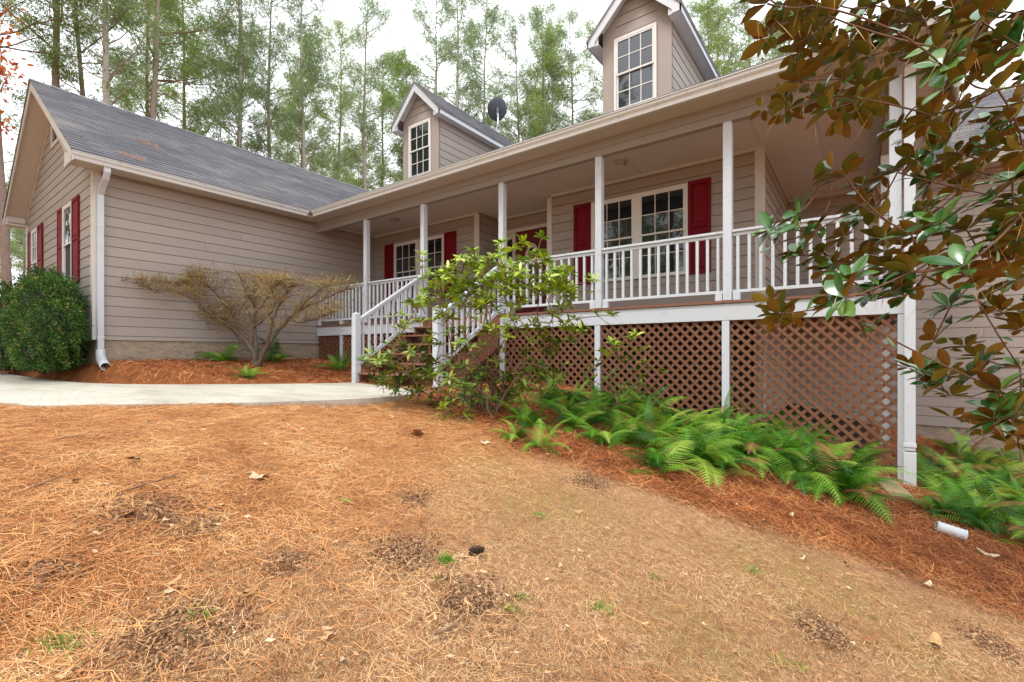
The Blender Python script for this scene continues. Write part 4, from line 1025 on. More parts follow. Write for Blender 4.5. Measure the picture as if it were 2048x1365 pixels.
V_, F_ = tubes_np(br, 5); link('trunk', mk_mesh('trunk', V_, F_, M_bark), root)
L_ = np.concatenate(lv); D_ = rand_rot(len(L_), r); D_[:, 2] -= .4; D_ /= np.linalg.norm(D_, axis=1)[:, None]
V_, F_ = blades(L_, D_, r.uniform(.10, .17, len(L_)), r.uniform(.05, .08, len(L_)), r, .1); link('leaves', mk_mesh('leaves', V_, F_, M_oak, rnd=r.random(len(L_))), root, kind='stuff')

# ------------------------------------------------------------------ boxwood
def boxwood(c, rx, ry, z0, z1, n, label, seed):
    r = np.random.default_rng(seed); t = thing('boxwood_bush', (c[0], c[1], z0), label, 'bush')
    h = z1-z0; C0 = np.array([c[0], c[1], z0+h*.45])
    d = rand_rot(n, r); lump = 1+.10*np.sin(d[:, 0]*7+seed)*np.cos(d[:, 2]*6)+.07*np.sin(d[:, 1]*13+d[:, 2]*11)
    sh = r.uniform(.80, 1.04, n)**.6; sh[r.random(n) < .05] *= 1.09
    p = C0+np.stack([d[:, 0]*rx, d[:, 1]*ry, d[:, 2]*h*.58], -1)*(lump*sh)[:, None]; p[:, 2] = np.maximum(p[:, 2], z0+.02+r.random(n)*.1)
    k = 6; P_ = np.repeat(p, k, 0)+r.normal(0, .022, (n*k, 3)); D_ = rand_rot(n*k, r)+np.repeat(d, k, 0)*.8+np.array([0, 0, .3]); D_ /= np.linalg.norm(D_, axis=1)[:, None]
    V_, F_ = blades(P_, D_, r.uniform(.025, .045, n*k), r.uniform(.014, .024, n*k), r)
    rn = np.repeat(np.clip(.40+.35*np.sin(p[:, 0]*5)*np.cos(p[:, 2]*7)+r.normal(0, .15, n), 0, .9), k)*.75+r.random(n*k)*.25
    pb = r.random(n) < .04; rn[np.repeat(pb, k)] = 1
    link('foliage', mk_mesh('foliage', V_, F_, M_box, rnd=rn), t, kind='stuff')
    br = []
    for i in range(26):
        e_ = C0+np.array([rx, ry, h*.5])*rand_rot(1, r)[0]*.8; b0 = np.array([c[0]+r.normal(0, .08), c[1]+r.normal(0, .04), z0-.05]); br.append((np.array([b0, (b0+e_)/2+r.normal(0, .05, 3), e_]), np.array([.02, .012, .005])))
    V_, F_ = tubes_np(br, 4); link('stems', mk_mesh('stems', V_, F_, M_stem), t)
    # dark closed ellipsoid filling the bush behind its leaves
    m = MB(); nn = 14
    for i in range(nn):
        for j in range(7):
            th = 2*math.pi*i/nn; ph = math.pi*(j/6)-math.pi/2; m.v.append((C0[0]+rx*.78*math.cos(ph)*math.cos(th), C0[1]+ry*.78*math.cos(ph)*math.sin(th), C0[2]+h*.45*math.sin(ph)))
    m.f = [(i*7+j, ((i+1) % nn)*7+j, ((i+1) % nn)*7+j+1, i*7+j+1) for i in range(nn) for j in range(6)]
    me = mk_mesh('inner_core', m.v, m.f, M_boxin); link('inner_core', me, t)
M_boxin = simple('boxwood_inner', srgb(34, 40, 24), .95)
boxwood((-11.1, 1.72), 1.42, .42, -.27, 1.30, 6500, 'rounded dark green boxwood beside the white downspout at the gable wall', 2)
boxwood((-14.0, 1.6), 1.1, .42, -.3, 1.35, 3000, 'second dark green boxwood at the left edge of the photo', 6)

# ------------------------------------------------------------------ bare weeping maple
def maple():
    r = np.random.default_rng(21); b0 = on_ground(512, 741); D0 = 8.75
    sc = D0; base = ray(512, HY)*D0; base[2] = gz(base[0], base[1])
    t = thing('maple_shrub', base, 'bare weeping maple with tangled tan twigs before the siding wall', 'tree')
    br = []; tips = []
    def A(px, py, dd=0): return ray(px, py)*(D0+dd)
    limbs = [([(512, 738), (505, 700), (480, 668), (450, 645), (405, 618), (370, 588), (320, 572), (270, 560)], .05),
             ([(512, 738), (508, 705), (500, 672), (470, 640), (455, 610), (430, 585), (400, 562)], .042),
             ([(512, 738), (512, 690), (508, 655), (512, 625), (505, 600), (490, 575), (480, 552)], .045),
             ([(514, 738), (530, 700), (548, 672), (575, 640), (600, 620), (635, 602), (668, 588), (700, 578)], .048),
             ([(514, 738), (528, 705), (540, 670), (545, 640), (560, 610), (575, 585), (590, 570)], .038),
             ([(505, 700), (490, 690), (465, 662), (430, 640), (380, 625), (340, 615)], .026),
             ([(508, 655), (525, 640), (545, 622), (550, 600), (540, 575)], .026),
             ([(470, 640), (478, 620), (500, 595), (520, 570), (525, 555)], .024),
             ([(575, 640), (600, 645), (630, 638), (660, 626), (682, 618)], .022),
             ([(450, 645), (420, 628), (395, 600), (350, 585), (300, 578), (255, 565)], .026),
             ([(405, 618), (395, 595), (380, 575), (370, 560)], .018), ([(512, 625), (530, 600), (545, 580), (560, 562)], .02),
             ([(600, 620), (615, 600), (640, 580), (665, 566)], .018), ([(430, 585), (415, 570), (385, 556)], .016)]
    for pts, rad in limbs:
        off = r.uniform(-.5, .5); q0 = np.array([A(px, py, off*min(1, i/3)+r.normal(0, .03)) for i, (px, py) in enumerate(pts)])
        u = np.linspace(0, len(q0)-1, len(q0)*3); q = np.stack([np.interp(u, range(len(q0)), q0[:, k]) for k in range(3)], -1); q += r.normal(0, .012, q.shape)
        q[0] = q0[0]; br.append((q, np.linspace(rad, rad*.25, len(q)))); tips.append(q)
    V_, F_ = tubes_np(br, 7); link('trunk', mk_mesh('trunk', V_, F_, M_maple, smooth=True), t)
    # recursive twigs
    def top(px): return np.interp(px, [230, 300, 360, 380, 430, 520, 600, 660, 740], [563, 560, 568, 550, 546, 556, 562, 566, 560])
    seg2 = []; seg3 = []; rr3 = []
    Q = np.concatenate([q[len(q)//3:] for q in tips])
    for i in range(520):
        b = Q[r.integers(len(Q))]; d = np.array([r.normal(0, .8), r.normal(0, .5), r.uniform(.1, 1.2)]); out_ = (b-base); out_[2] = 0; d += out_*.25; d /= np.linalg.norm(d)
        L = r.uniform(.2, .6); q = [b]
        for k in range(4): d = d+r.normal(0, .25, 3)+np.array([0, 0, -.03]); d /= np.linalg.norm(d); q.append(q[-1]+d*L/4)
        q = np.array(q); dep = -sy*q[:, 0]+cy*q[:, 1]; py = HY-F_PX*q[:, 2]/dep; px = CX+F_PX*(cy*q[:, 0]+sy*q[:, 1])/dep
        lim = top(px); q[:, 2] -= np.maximum(0, (lim-py))*dep/F_PX*.9
        seg2.append((q, np.linspace(.006, .0025, 5)))
        for j in range(7):
            b2 = q[r.integers(1, 5)]; d2 = np.array([r.normal(0, .7), r.normal(0, .6), r.uniform(-.1, 1.)]); d2 /= np.linalg.norm(d2); e_ = b2+d2*r.uniform(.08, .28); m_ = (b2+e_)/2+r.normal(0, .02, 3)
            seg3.append((np.array([b2, m_, e_]), np.array([.0035, .0028, .0016]))); rr3 += [r.random()]*6
    V2, F2 = tubes_np(seg2, 3); V3, F3 = tubes_np(seg3, 3)
    link('branches', mk_mesh('branches', V2, F2, M_twig, rnd=np.full(len(F2), .25)), t, kind='stuff')
    link('twigs', mk_mesh('twigs', V3, F3, M_twig, rnd=np.array(rr3)), t, kind='stuff')
    P_ = np.concatenate([s[0][-1:] for s in seg3]); P_ = P_[r.random(len(P_)) < .16]; D_ = rand_rot(len(P_), r)
    V_, F_ = blades(P_, D_, r.uniform(.03, .06, len(P_)), r.uniform(.015, .03, len(P_)), r, .1); link('dead_leaves', mk_mesh('dead_leaves', V_, F_, M_oak2, rnd=r.random(len(P_))), t, kind='stuff')
M_oak2 = needle_mat('curled_dead_leaves', [(0, srgb(128, 72, 48)), (.6, srgb(176, 116, 78)), (1, srgb(206, 170, 134))])
maple()

# ------------------------------------------------------------------ leaves (closed thin solids)
def leaf_mesh(name, L, Wd, mt, mb, cup=.25, droop=.12, tip=.5, nseg=6, th=.0012):
    us = np.linspace(0, 1, nseg+1); V_ = []; 
    wprof = np.sin(np.pi*np.clip(us, 0, 1)**tip)**.75; wprof[0] = .06; wprof[-1] = .02
    for s in (0, 1):
        for u, w in zip(us, wprof):
            x = L*u; zc = -droop*L*u*u
            for v in (-1, 0, 1): V_.append((x, v*w*Wd/2, zc+cup*abs(v)*w*Wd/2-s*th))
    n = nseg+1; F_ = []; mi = []
    for s in (0, 1):
        o = s*n*3
        for i in range(nseg):
            for k in (0, 1):
                a = o+i*3+k; f = (a, a+3, a+4, a+1); F_.append(f if s == 1 else f[::-1]); mi.append(s)
    return mk_mesh(name, V_, F_, [mt, mb], mi, smooth=True)
def orient(d, up):
    d = Vector(d).normalized(); s = Vector(up).cross(d)
    if s.length < 1e-4: s = Vector((1, 0, 0)).cross(d)
    s.normalize(); u = d.cross(s); M = Matrix((d, s, u)).transposed(); return M.to_4x4()
def leaf_set(parent, items, meshes, maxn=300, name='leaf', stuff='foliage'):
    """items: (pos, dir, up, scale). nearest 300 as parts, the rest joined"""
    items = sorted(items, key=lambda it: float(np.dot(it[0], it[0])))
    b = Vector(parent['_base'])
    for it in items[:maxn]:
        o = bpy.data.objects.new(name, meshes[int(rng.integers(len(meshes)))]); COL.objects.link(o); o.parent = parent
        o.matrix_local = Matrix.Translation(Vector(it[0])-b) @ orient(it[1], it[2]) @ Matrix.Scale(it[3], 4)
    rest = items[maxn:]
    if rest:
        VV, FF, MI, RN = [], [], [], []; off = 0
        data = []
        for me in meshes:
            v = np.empty(len(me.vertices)*3); me.vertices.foreach_get('co', v); f = np.array([tuple(p.vertices) for p in me.polygons]); mi = np.array([p.material_index for p in me.polygons]); data.append((v.reshape(-1, 3), f, mi))
        for it in rest:
            v, f, mi = data[int(rng.integers(len(data)))]; M = np.array(Matrix.Translation(Vector(it[0])) @ orient(it[1], it[2]) @ Matrix.Scale(it[3], 4))
            VV.append(v@M[:3, :3].T+M[:3, 3]); FF.append(f+off); MI.append(mi); off += len(v); RN.append(np.full(len(f), rng.random()))
        me = mk_mesh(stuff, np.concatenate(VV), np.concatenate(FF), list(meshes[0].materials), np.concatenate(MI), True, np.concatenate(RN)); link(stuff, me, parent, kind='stuff')
def whorl(c, d, n, L, r, spread=.75, up=(0, 0, 1), twist=.25):
    """leaves radiating around shoot direction d"""
    d = np.array(d, float); d /= np.linalg.norm(d); a = np.cross(d, [0.3, .2, 1.]); a /= np.linalg.norm(a); b = np.cross(d, a); out = []; ph = r.uniform(0, 6.28)
    for k in range(n):
        an = ph+2*np.pi*k/n+r.normal(0, .2); rad = a*np.cos(an)+b*np.sin(an); dd = rad*spread+d*r.uniform(.15, .7); dd /= np.linalg.norm(dd)
        u = np.array(d)*1.0+np.array([0, 0, .6])+r.normal(0, twist, 3); out.append((np.array(c)+dd*.01, dd, u, L*r.uniform(.7, 1.12)))
    return out
def branch_net(tips, root, r, rad0=.016, rad1=.004, sag=.05, tens=.6):
    """connect tips to a root by greedy nearest-parent; returns tube segs and shoot directions"""
    root = np.array(root); pts = [root]; order = sorted(range(len(tips)), key=lambda i: np.linalg.norm(tips[i]-root)); segs = []; dirs = {}; par = {0: None}; idx = {}
    for i in order:
        p = tips[i]; best = min(range(len(pts)), key=lambda j: np.linalg.norm(pts[j]-p)+.35*np.linalg.norm(pts[j]-root))
        a = pts[best]; Ln = np.linalg.norm(p-a); mid_ = (a+p)/2+np.array([0, 0, -sag*Ln])+r.normal(0, .06*Ln, 3)
        q = np.array([a*(1-u)**2+2*mid_*u*(1-u)+p*u*u for u in np.linspace(0, 1, 7)]); dist = np.linalg.norm(p-root)
        segs.append((q, np.linspace(rad1+(rad0-rad1)*max(0, 1-dist/3.)*.8, rad1, 7))); dirs[i] = q[-1]-q[-2]; pts.append(p)
    return segs, [dirs[i]/np.linalg.norm(dirs[i]) for i in range(len(tips))]

# ------------------------------------------------------------------ magnolia
def magnolia():
    r = np.random.default_rng(77)
    tp = [(1535,8),(1580,14),(1625,12),(1660,34),(1618,70),(1700,88),(1650,118),(1602,160),(1572,205),(1640,195),(1690,158),(1742,112),(1722,42),(1785,46),(1690,238),(1755,175),(1800,105),(1850,40),(1900,62),(1915,18),(1962,42),(2010,24),(1990,105),(2038,92),(1885,132),(1932,152),(1950,215),(1995,180),(2040,205),(1905,262),(2000,265),(2045,300),(1962,318),(1830,318),(1795,345),
          (1690,352),(1640,372),(1930,372),(1990,392),(2042,402),(1720,410),(1598,428),(1632,462),(1722,432),(1692,472),(1765,480),(1822,470),(1600,512),(1660,540),(1722,520),(1775,535),(1880,450),(1935,462),(1992,470),(2042,482),(1862,520),(1925,532),(1985,545),(2035,560),(1542,602),(1560,628),(1662,612),(1690,598),(1742,590),(1800,575),(1900,615),(1955,600),(2005,625),(2040,660),
          (1868,682),(1928,692),(1842,742),(1880,765),(1962,742),(2002,782),(1902,792),(2030,830),(2040,735),(1760,60),(1830,80),(1870,95),(1945,85),(2070,150),(2080,350),(2090,500),(1840,430),(1800,255),(1580,455),(1560,50),(1680,12),(1752,12),(1815,12),(2090,20),(2090,620),(1975,245),(1862,365),(1700,560),(1820,545),(2035,450),(2030,850),(2036,885),(1995,840),(1650,90),(1725,200),(1640,30),(1600,105),(1860,230),(1910,330)]
    base = np.array([3.3, 1.9, gz(3.3, 1.9)]); t = thing('magnolia_tree', base, 'southern magnolia reaching in from the right with glossy leaves and rusty undersides', 'tree')
    tips = []
    for i, (px, py) in enumerate(tp):
        for k in range(2 if r.random() < .62 else 1):
            tips.append(ray(px+k*r.normal(0, 26), py+k*r.normal(0, 22))*(2.75+.35*np.sin(px*.011+py*.017)+r.normal(0, .16)))
    groups = [[], [], [], []]
    for p in tips:
        dep = -sy*p[0]+cy*p[1]; py = HY-F_PX*p[2]/dep; groups[0 if py < 150 else 1 if py < 340 else 2 if py < 600 else 3].append(p)
    roots = [np.array([3.2, 1.95, 2.1]), np.array([3.2, 1.95, 1.3]), np.array([3.25, 1.92, .6]), np.array([3.25, 1.92, .15])]
    segs, items = [], []
    for g, ro in zip(groups, roots):
        s_, ds_ = branch_net(g, ro, r, .020, .0045, .06); segs += s_
        for p, d in zip(g, ds_):
            d = d*.7+np.array([-.12, -.05, .85])+r.normal(0, .2, 3); items += whorl(p, d, int(r.integers(6, 10)), .84, r, .95, twist=.3)
            if r.random() < .75: items += whorl(p-d*.06+r.normal(0, .05, 3), d, 3, .72, r, .9, twist=.5)
            # leaves set along the last stretch of twig
    for q, _ in segs:
        if np.linalg.norm(q[-1]-q[0]) > .25:
            for k in (3, 4, 5):
                if r.random() < .55: d = rand_rot(1, r)[0]; items.append((q[k], d, np.array([0, 0, 1])+r.normal(0, .4, 3), r.uniform(.5, .8)))
    trunk = [(np.array([base, base+[0, 0, 1.2], base+[-.05, .02, 2.6], base+[0, .05, 4.5]]), np.array([.13, .11, .09, .05]))]
    for ro in roots: trunk.append((np.array([base+[0, 0, ro[2]-base[2]-.25], ro]), np.array([.05, .03])))
    V_, F_ = tubes_np(trunk, 12); link('trunk', mk_mesh('trunk', V_, F_, M_barkg, smooth=True), t)
    V_, F_ = tubes_np(segs, 6); link('branches', mk_mesh('branches', V_, F_, M_magstem, smooth=True), t)
    ms = [leaf_mesh('leaf', .165, .078, M_magt, M_magb, .22, .10, 1.15), leaf_mesh('leaf', .15, .080, M_magt, M_magb, .12, .22, 1.25), leaf_mesh('leaf', .175, .074, M_magt, M_magb, .32, -.04, 1.1), leaf_mesh('leaf', .14, .072, M_magt, M_magb, .18, .3, 1.3)]
    leaf_set(t, items, ms)
    # pine needles caught in the tree
    P_ = np.array(tips)[r.integers(0, len(tips), 420)]+r.normal(0, .07, (420, 3)); D_ = rand_rot(420, r)*.5+np.array([0, 0, -.9]); D_ /= np.linalg.norm(D_, axis=1)[:, None]
    V_, F_ = blades(P_, D_, r.uniform(.08, .2, 420), .0022, r, .05); link('caught_needles', mk_mesh('caught_needles', V_, F_, M_straw, rnd=r.uniform(.3, 1, 420)), t, kind='stuff')
magnolia()

# ------------------------------------------------------------------ rhododendrons
def rhodo(label, base, tips, L, seed, mats=(M_rho, M_rhod), dens=(7, 10), dark=lambda p: False, rad=.012, roots=4, mult=1, jit=.09):
    r = np.random.default_rng(seed); tips = [p+r.normal(0, jit, 3)*(k > 0) for p in tips for k in range(mult)]
    t = thing('rhododendron', base, label, 'shrub'); segs = []; A_, B_ = [], []
    gs = [[] for _ in range(roots)]
    order = sorted(tips, key=lambda p: p[0]*cy+p[1]*sy)
    for i, p in enumerate(order): gs[int(i*roots/len(order))].append(p)
    for k, g in enumerate(gs):
        if not g: continue
        g = [np.array(p) for p in g]; c = np.mean(g, 0); ro = base+np.array([r.normal(0, .08), r.normal(0, .08), 0]); fk = ro*.55+c*.45+r.normal(0, .05, 3); fk[2] = ro[2]+(c[2]-ro[2])*.5
        segs.append((np.array([ro*(1-u)**2+2*(ro*.6+fk*.4+np.array([r.normal(0, .08), 0, .1]))*u*(1-u)+fk*u*u for u in np.linspace(0, 1, 8)]), np.linspace(rad*1.4, rad*.8, 8)))
        s_, ds_ = branch_net(g, fk, r, rad*.8, .0035, -.08); segs += s_
        for p, d in zip(g, ds_):
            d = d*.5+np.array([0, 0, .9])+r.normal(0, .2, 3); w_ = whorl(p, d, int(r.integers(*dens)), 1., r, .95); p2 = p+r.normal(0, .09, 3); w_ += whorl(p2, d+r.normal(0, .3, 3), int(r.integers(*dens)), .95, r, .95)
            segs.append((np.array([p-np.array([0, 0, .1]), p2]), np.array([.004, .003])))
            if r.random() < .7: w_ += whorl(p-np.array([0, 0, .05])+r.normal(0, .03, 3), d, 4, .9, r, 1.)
            (B_ if dark(p) else A_).extend(w_)  # low whorls take the leaf colour with shade painted in
    V_, F_ = tubes_np(segs, 5); link('stems', mk_mesh('stems', V_, F_, M_stem, smooth=True), t)
    na = int(300*len(A_)/(len(A_)+len(B_)+1e-6))
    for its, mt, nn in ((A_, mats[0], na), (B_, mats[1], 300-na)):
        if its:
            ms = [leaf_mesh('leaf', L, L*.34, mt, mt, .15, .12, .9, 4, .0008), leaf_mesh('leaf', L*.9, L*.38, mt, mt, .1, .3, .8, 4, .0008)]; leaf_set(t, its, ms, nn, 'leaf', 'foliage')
    return t
r = np.random.default_rng(41)
tp = [(900,520),(930,508),(872,548),(850,590),(912,570),(960,520),(985,500),(1010,520),(1000,560),(1040,512),(1068,492),(1092,508),(1112,530),(1142,556),(1120,600),(1150,622),(1062,540),(950,560),(1022,598),(882,618),(832,598),(862,650),(940,600),(975,590),(1090,570),
      (802,668),(782,690),(832,688),(852,702),(800,742),(765,735),(842,768),(790,760),(1000,680),(1052,702),(1100,690),(1010,732),(960,720),(1052,760),(990,780),(932,760),(900,790),(960,812),(1032,642),(870,740),(820,720),(905,700),(1080,640),(1160,640),(1135,580),(925,650),(985,640),(1020,770),(880,575),(1080,735),(905,540),(950,500),(1075,520),(1030,540),(990,535),(1105,560),(975,560),(925,560)]
base = ray(985, HY)*4.75; base[2] = gz(base[0], base[1])-.02
tips = [ray(px, py)*(4.75+.35*np.sin(px*.03+py*.02)+r.normal(0, .12)) for px, py in tp]
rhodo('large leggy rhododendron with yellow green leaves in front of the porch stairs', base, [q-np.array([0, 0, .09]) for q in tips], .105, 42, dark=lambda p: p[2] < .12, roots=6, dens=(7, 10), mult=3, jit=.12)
tp = [(1228,690),(1262,676),(1290,700),(1205,706),(1192,735),(1240,722),(1272,742),(1300,738),(1218,758),(1250,770),(1182,760),(1285,770),(1235,700)]
b2 = ray(1232, HY)*5.3; b2[2] = gz(b2[0], b2[1])-.02
rhodo('small thin rhododendron growing before the brown lattice and second white post', b2, [ray(px, py)*(5.3+r.normal(0, .12)) for px, py in tp], .11, 43, dark=lambda p: p[2] < .0, roots=2, rad=.008, dens=(5, 8))
tp = [(455+430, 812),(905,828),(880,845),(930,835),(870,830),(800,800),(775,795)]
tp = [(885, 818), (905, 832), (880, 848), (935, 838), (868, 835), (915, 850)]
b3 = ray(915, HY)*4.35; b3[2] = gz(b3[0], b3[1])-.02
rhodo('low yellowing rhododendron shoot on the straw at the foot of the big shrub', b3, [ray(px, py)*(4.35+r.normal(0, .05)) for px, py in tp], .085, 44, roots=1, rad=.005, dens=(4, 6))
tp = [(855,745),(880,775),(905,800),(950,770),(1000,800),(1040,790),(940,825),(985,830),(1080,780),(1110,760),(1130,730),(830,775),(860,795),(1010,755),(970,750),(925,735),(1060,720),(1090,745)]
b4 = ray(960, HY)*5.1; b4[2] = gz(b4[0], b4[1])-.02
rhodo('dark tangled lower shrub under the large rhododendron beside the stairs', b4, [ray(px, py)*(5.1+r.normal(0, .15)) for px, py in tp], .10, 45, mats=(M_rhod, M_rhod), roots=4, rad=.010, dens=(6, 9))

# ------------------------------------------------------------------ ferns
def frond_mesh(seed, arch, nP=25):
    r = np.random.default_rng(seed); V_, F_ = [], []
    us = np.linspace(0, 1, nP+3)
    th = arch[0]+(arch[1]-arch[0])*us; dx = np.cos(th); dz = np.sin(th); X = np.concatenate([[0], np.cumsum((dx[1:]+dx[:-1])/2)])/(nP+2); Z = np.concatenate([[0], np.cumsum((dz[1:]+dz[:-1])/2)])/(nP+2)
    for i in range(len(us)-1):
        w = .006*(1-us[i])+.001; k = len(V_); V_ += [(X[i], -w, Z[i]), (X[i], w, Z[i]), (X[i+1], w*.9, Z[i+1]), (X[i+1], -w*.9, Z[i+1])]; F_.append((k, k+1, k+2, k+3))
    for i in range(2, len(us)-1):
        u = us[i]; L = .21*(np.sin(np.pi*min(1, (u*.93+.07))**.62)**.9)*(1+.05*r.normal()); L = max(L, .008)
        T = np.array([dx[i], 0, dz[i]]); Nn = np.array([-dz[i], 0, dx[i]])
        for s in (-1, 1):
            d = np.array([0, s, 0])*.90+T*(.30+.35*u)+Nn*(-.12+.05*r.normal()); d /= np.linalg.norm(d); p = np.array([X[i], 0, Z[i]]); wv = .5/(nP+2); npn = 7; drp = Nn*-.20
            pts = [p+d*L*a+drp*L*a*a for a in np.linspace(0, 1, npn+1)]
            for j in range(npn):
                a = j/npn; ww = wv*(1-a)**.7*.98; k = len(V_); q0, q1 = pts[j], pts[j+1]; mq = q0*.35+q1*.65
                V_ += [tuple(q0), tuple(mq+T*ww+d*L*.03), tuple(q1), tuple(mq-T*ww*.95+d*L*.03)]; F_.append((k, k+1, k+2, k+3))
            k = len(V_); V_ += [tuple(p-T*wv*.5), tuple(p+T*wv*.5), tuple(pts[-1]), tuple(pts[-1])]; V_[-1] = tuple(pts[-2]); F_.append((k, k+1, k+2, k+3))
    return mk_mesh('frond', np.array(V_), np.array(F_), M_fern)
M_deadfrond = simple('dead_frond', srgb(140, 96, 54), .8)
FM = [frond_mesh(1, (1.05, -.75)), frond_mesh(2, (.75, -.9)), frond_mesh(3, (1.25, -.2)), frond_mesh(4, (.5, -.55)), frond_mesh(5, (.9, -1.15))]
FMB = []
for me_ in FM[:2]:
    mb_ = me_.copy(); mb_.materials.clear(); mb_.materials.append(M_deadfrond); FMB.append(mb_)
def fern(p, size, n, label, group, seed, az0=None, azw=6.28, tilt=.0):
    r = np.random.default_rng(seed); t = thing('fern', p, label, 'fern', group, world=False); out = []
    for k in range(n):
        dead = r.random() < .07; o = bpy.data.objects.new('frond', FMB[k % 2] if dead else FM[int(r.integers(len(FM)))]); dead and o.__setitem__('label', 'withered brown frond'); COL.objects.link(o); o.parent = t
        az = (az0 if az0 is not None else 0)+(k/n-.5)*azw+r.normal(0, .25); s = size*r.uniform(.62, 1.1)
        o.rotation_euler = (r.normal(0, .25), r.normal(-.22, .26)+tilt, az); o.scale = (s, s*r.uniform(.85, 1.1), s); o.location = (r.normal(0, .02), r.normal(0, .02), 0)
    return t
fx = 0
DOWN = math.atan2(-1, .25)    # downhill, towards the viewer
G1 = 'ferns on the bank below the lattice'
bank = [(1020,792,.36),(1060,838,.42),(1098,800,.42),(1082,880,.30),(1130,812,.45),(1165,838,.45),(1150,790,.40),(1200,826,.45),(1210,872,.38),(1240,802,.45),(1245,868,.52),(1290,826,.52),(1300,880,.50),(1320,930,.45),(1345,848,.55),(1372,905,.55),
        (1400,862,.55),(1415,925,.50),(1452,900,.56),(1480,870,.58),(1510,905,.55),(1525,860,.5),(1560,915,.56),(1590,890,.50),(1600,945,.52),(1640,925,.52),(1660,970,.50),(1690,940,.46),(1640,890,.42),(1272,790,.38),(1180,800,.35),(1430,840,.42),(1560,850,.40),(1700,985,.42)]
def fern_labels(lst, zone_of):
    cells = {}
    for i, f in enumerate(lst): cells.setdefault(zone_of(*f), []).append(i)
    out = {}
    for z_, ids in cells.items():
        ids.sort(key=lambda i: lst[i][0])
        for n_, i in enumerate(ids): out[i] = (ORD[n_]+' fern from the left ' if len(ids) > 1 else 'the one fern ')+z_
    return out
bank += [(px+rng.normal(0, 16), py+rng.uniform(-22, 10), s_*.9) for px, py, s_ in bank[2:] if rng.random() < .75]
FL = fern_labels(bank, lambda px, py, s: ('by the lattice ' if py < 795+.18*(px-1020) else 'in mid bank ' if py < 845+.2*(px-1020) else 'at the front edge ')+('left of the second white post' if px < 1197 else 'between second and third posts' if px < 1455 else 'between third post and downspout'))
for i, (px, py, s) in enumerate(bank):
    p = on_ground(px, py+14); lab = FL[i]
    fern(p-np.array([0, 0, .02]), s*1.22, int(rng.integers(10, 14)), lab, G1, 100+i, DOWN, 6.0)
for px, py, s, lab, az, n in [(1500, 915, .62, 'bright fern with long fronds hanging down the bank before the right lattice', DOWN, 10), (1690, 990, .62, 'long drooping fern nearest the viewer beside the grey board', DOWN-.4, 9), (1455, 880, .62, 'pale arching fern at the foot of the third white post', DOWN+.3, 10)]:
    fern(on_ground(px, py), s, n, lab, None, int(px), az, 3.2, .12)
G2 = 'ferns right of the corner downspout'
RF = [(1868,905,.42),(1900,925,.45),(1940,900,.5),(1985,930,.5),(2030,905,.5),(1890,965,.42),(1935,985,.48),(1980,1000,.5),(2025,985,.5),(2040,1030,.42),(1960,1030,.4),(1880,1000,.36),(1925,940,.45),(2010,950,.5),(2045,940,.5),(2070,1000,.5),(1910,880,.4),(1980,880,.45),(2060,1060,.4),(1915,950,.45),(1955,915,.45),(2005,1015,.42),(1945,1010,.4),(1870,940,.42),(2020,940,.48)]
FL = fern_labels(RF, lambda px, py, s: ('in the back row ' if py < 915 else 'in the middle row ' if py < 975 else 'in the front row ')+'right of the corner downspout')
for i, (px, py, s) in enumerate(RF):
    p = on_ground(px, py+30); fern(p-np.array([0, 0, .02]), s*1.2, int(rng.integers(10, 14)), FL[i], G2, 300+i)
for px, py, s, lab in [(450, 748, .74, 'low fern at the left foot of the bare maple'), (492, 757, .42, 'tiny fern in front of the bare maple'), (550, 745, .66, 'fern at the right foot of the bare maple'), (612, 732, .58, 'fern by the foundation left of the porch lattice'), (680, 742, .62, 'fern before the lattice left of the stair post'), (500, 735, .50, 'fern behind the bare maple trunk at the foundation'), (905, 760, .36, 'fern right of the right stair post'), (955, 800, .42, 'fern under the large rhododendron')]:
    p = on_ground(px, py); fern(p-np.array([0, 0, .01]), s, 13, lab, None, int(px*7))

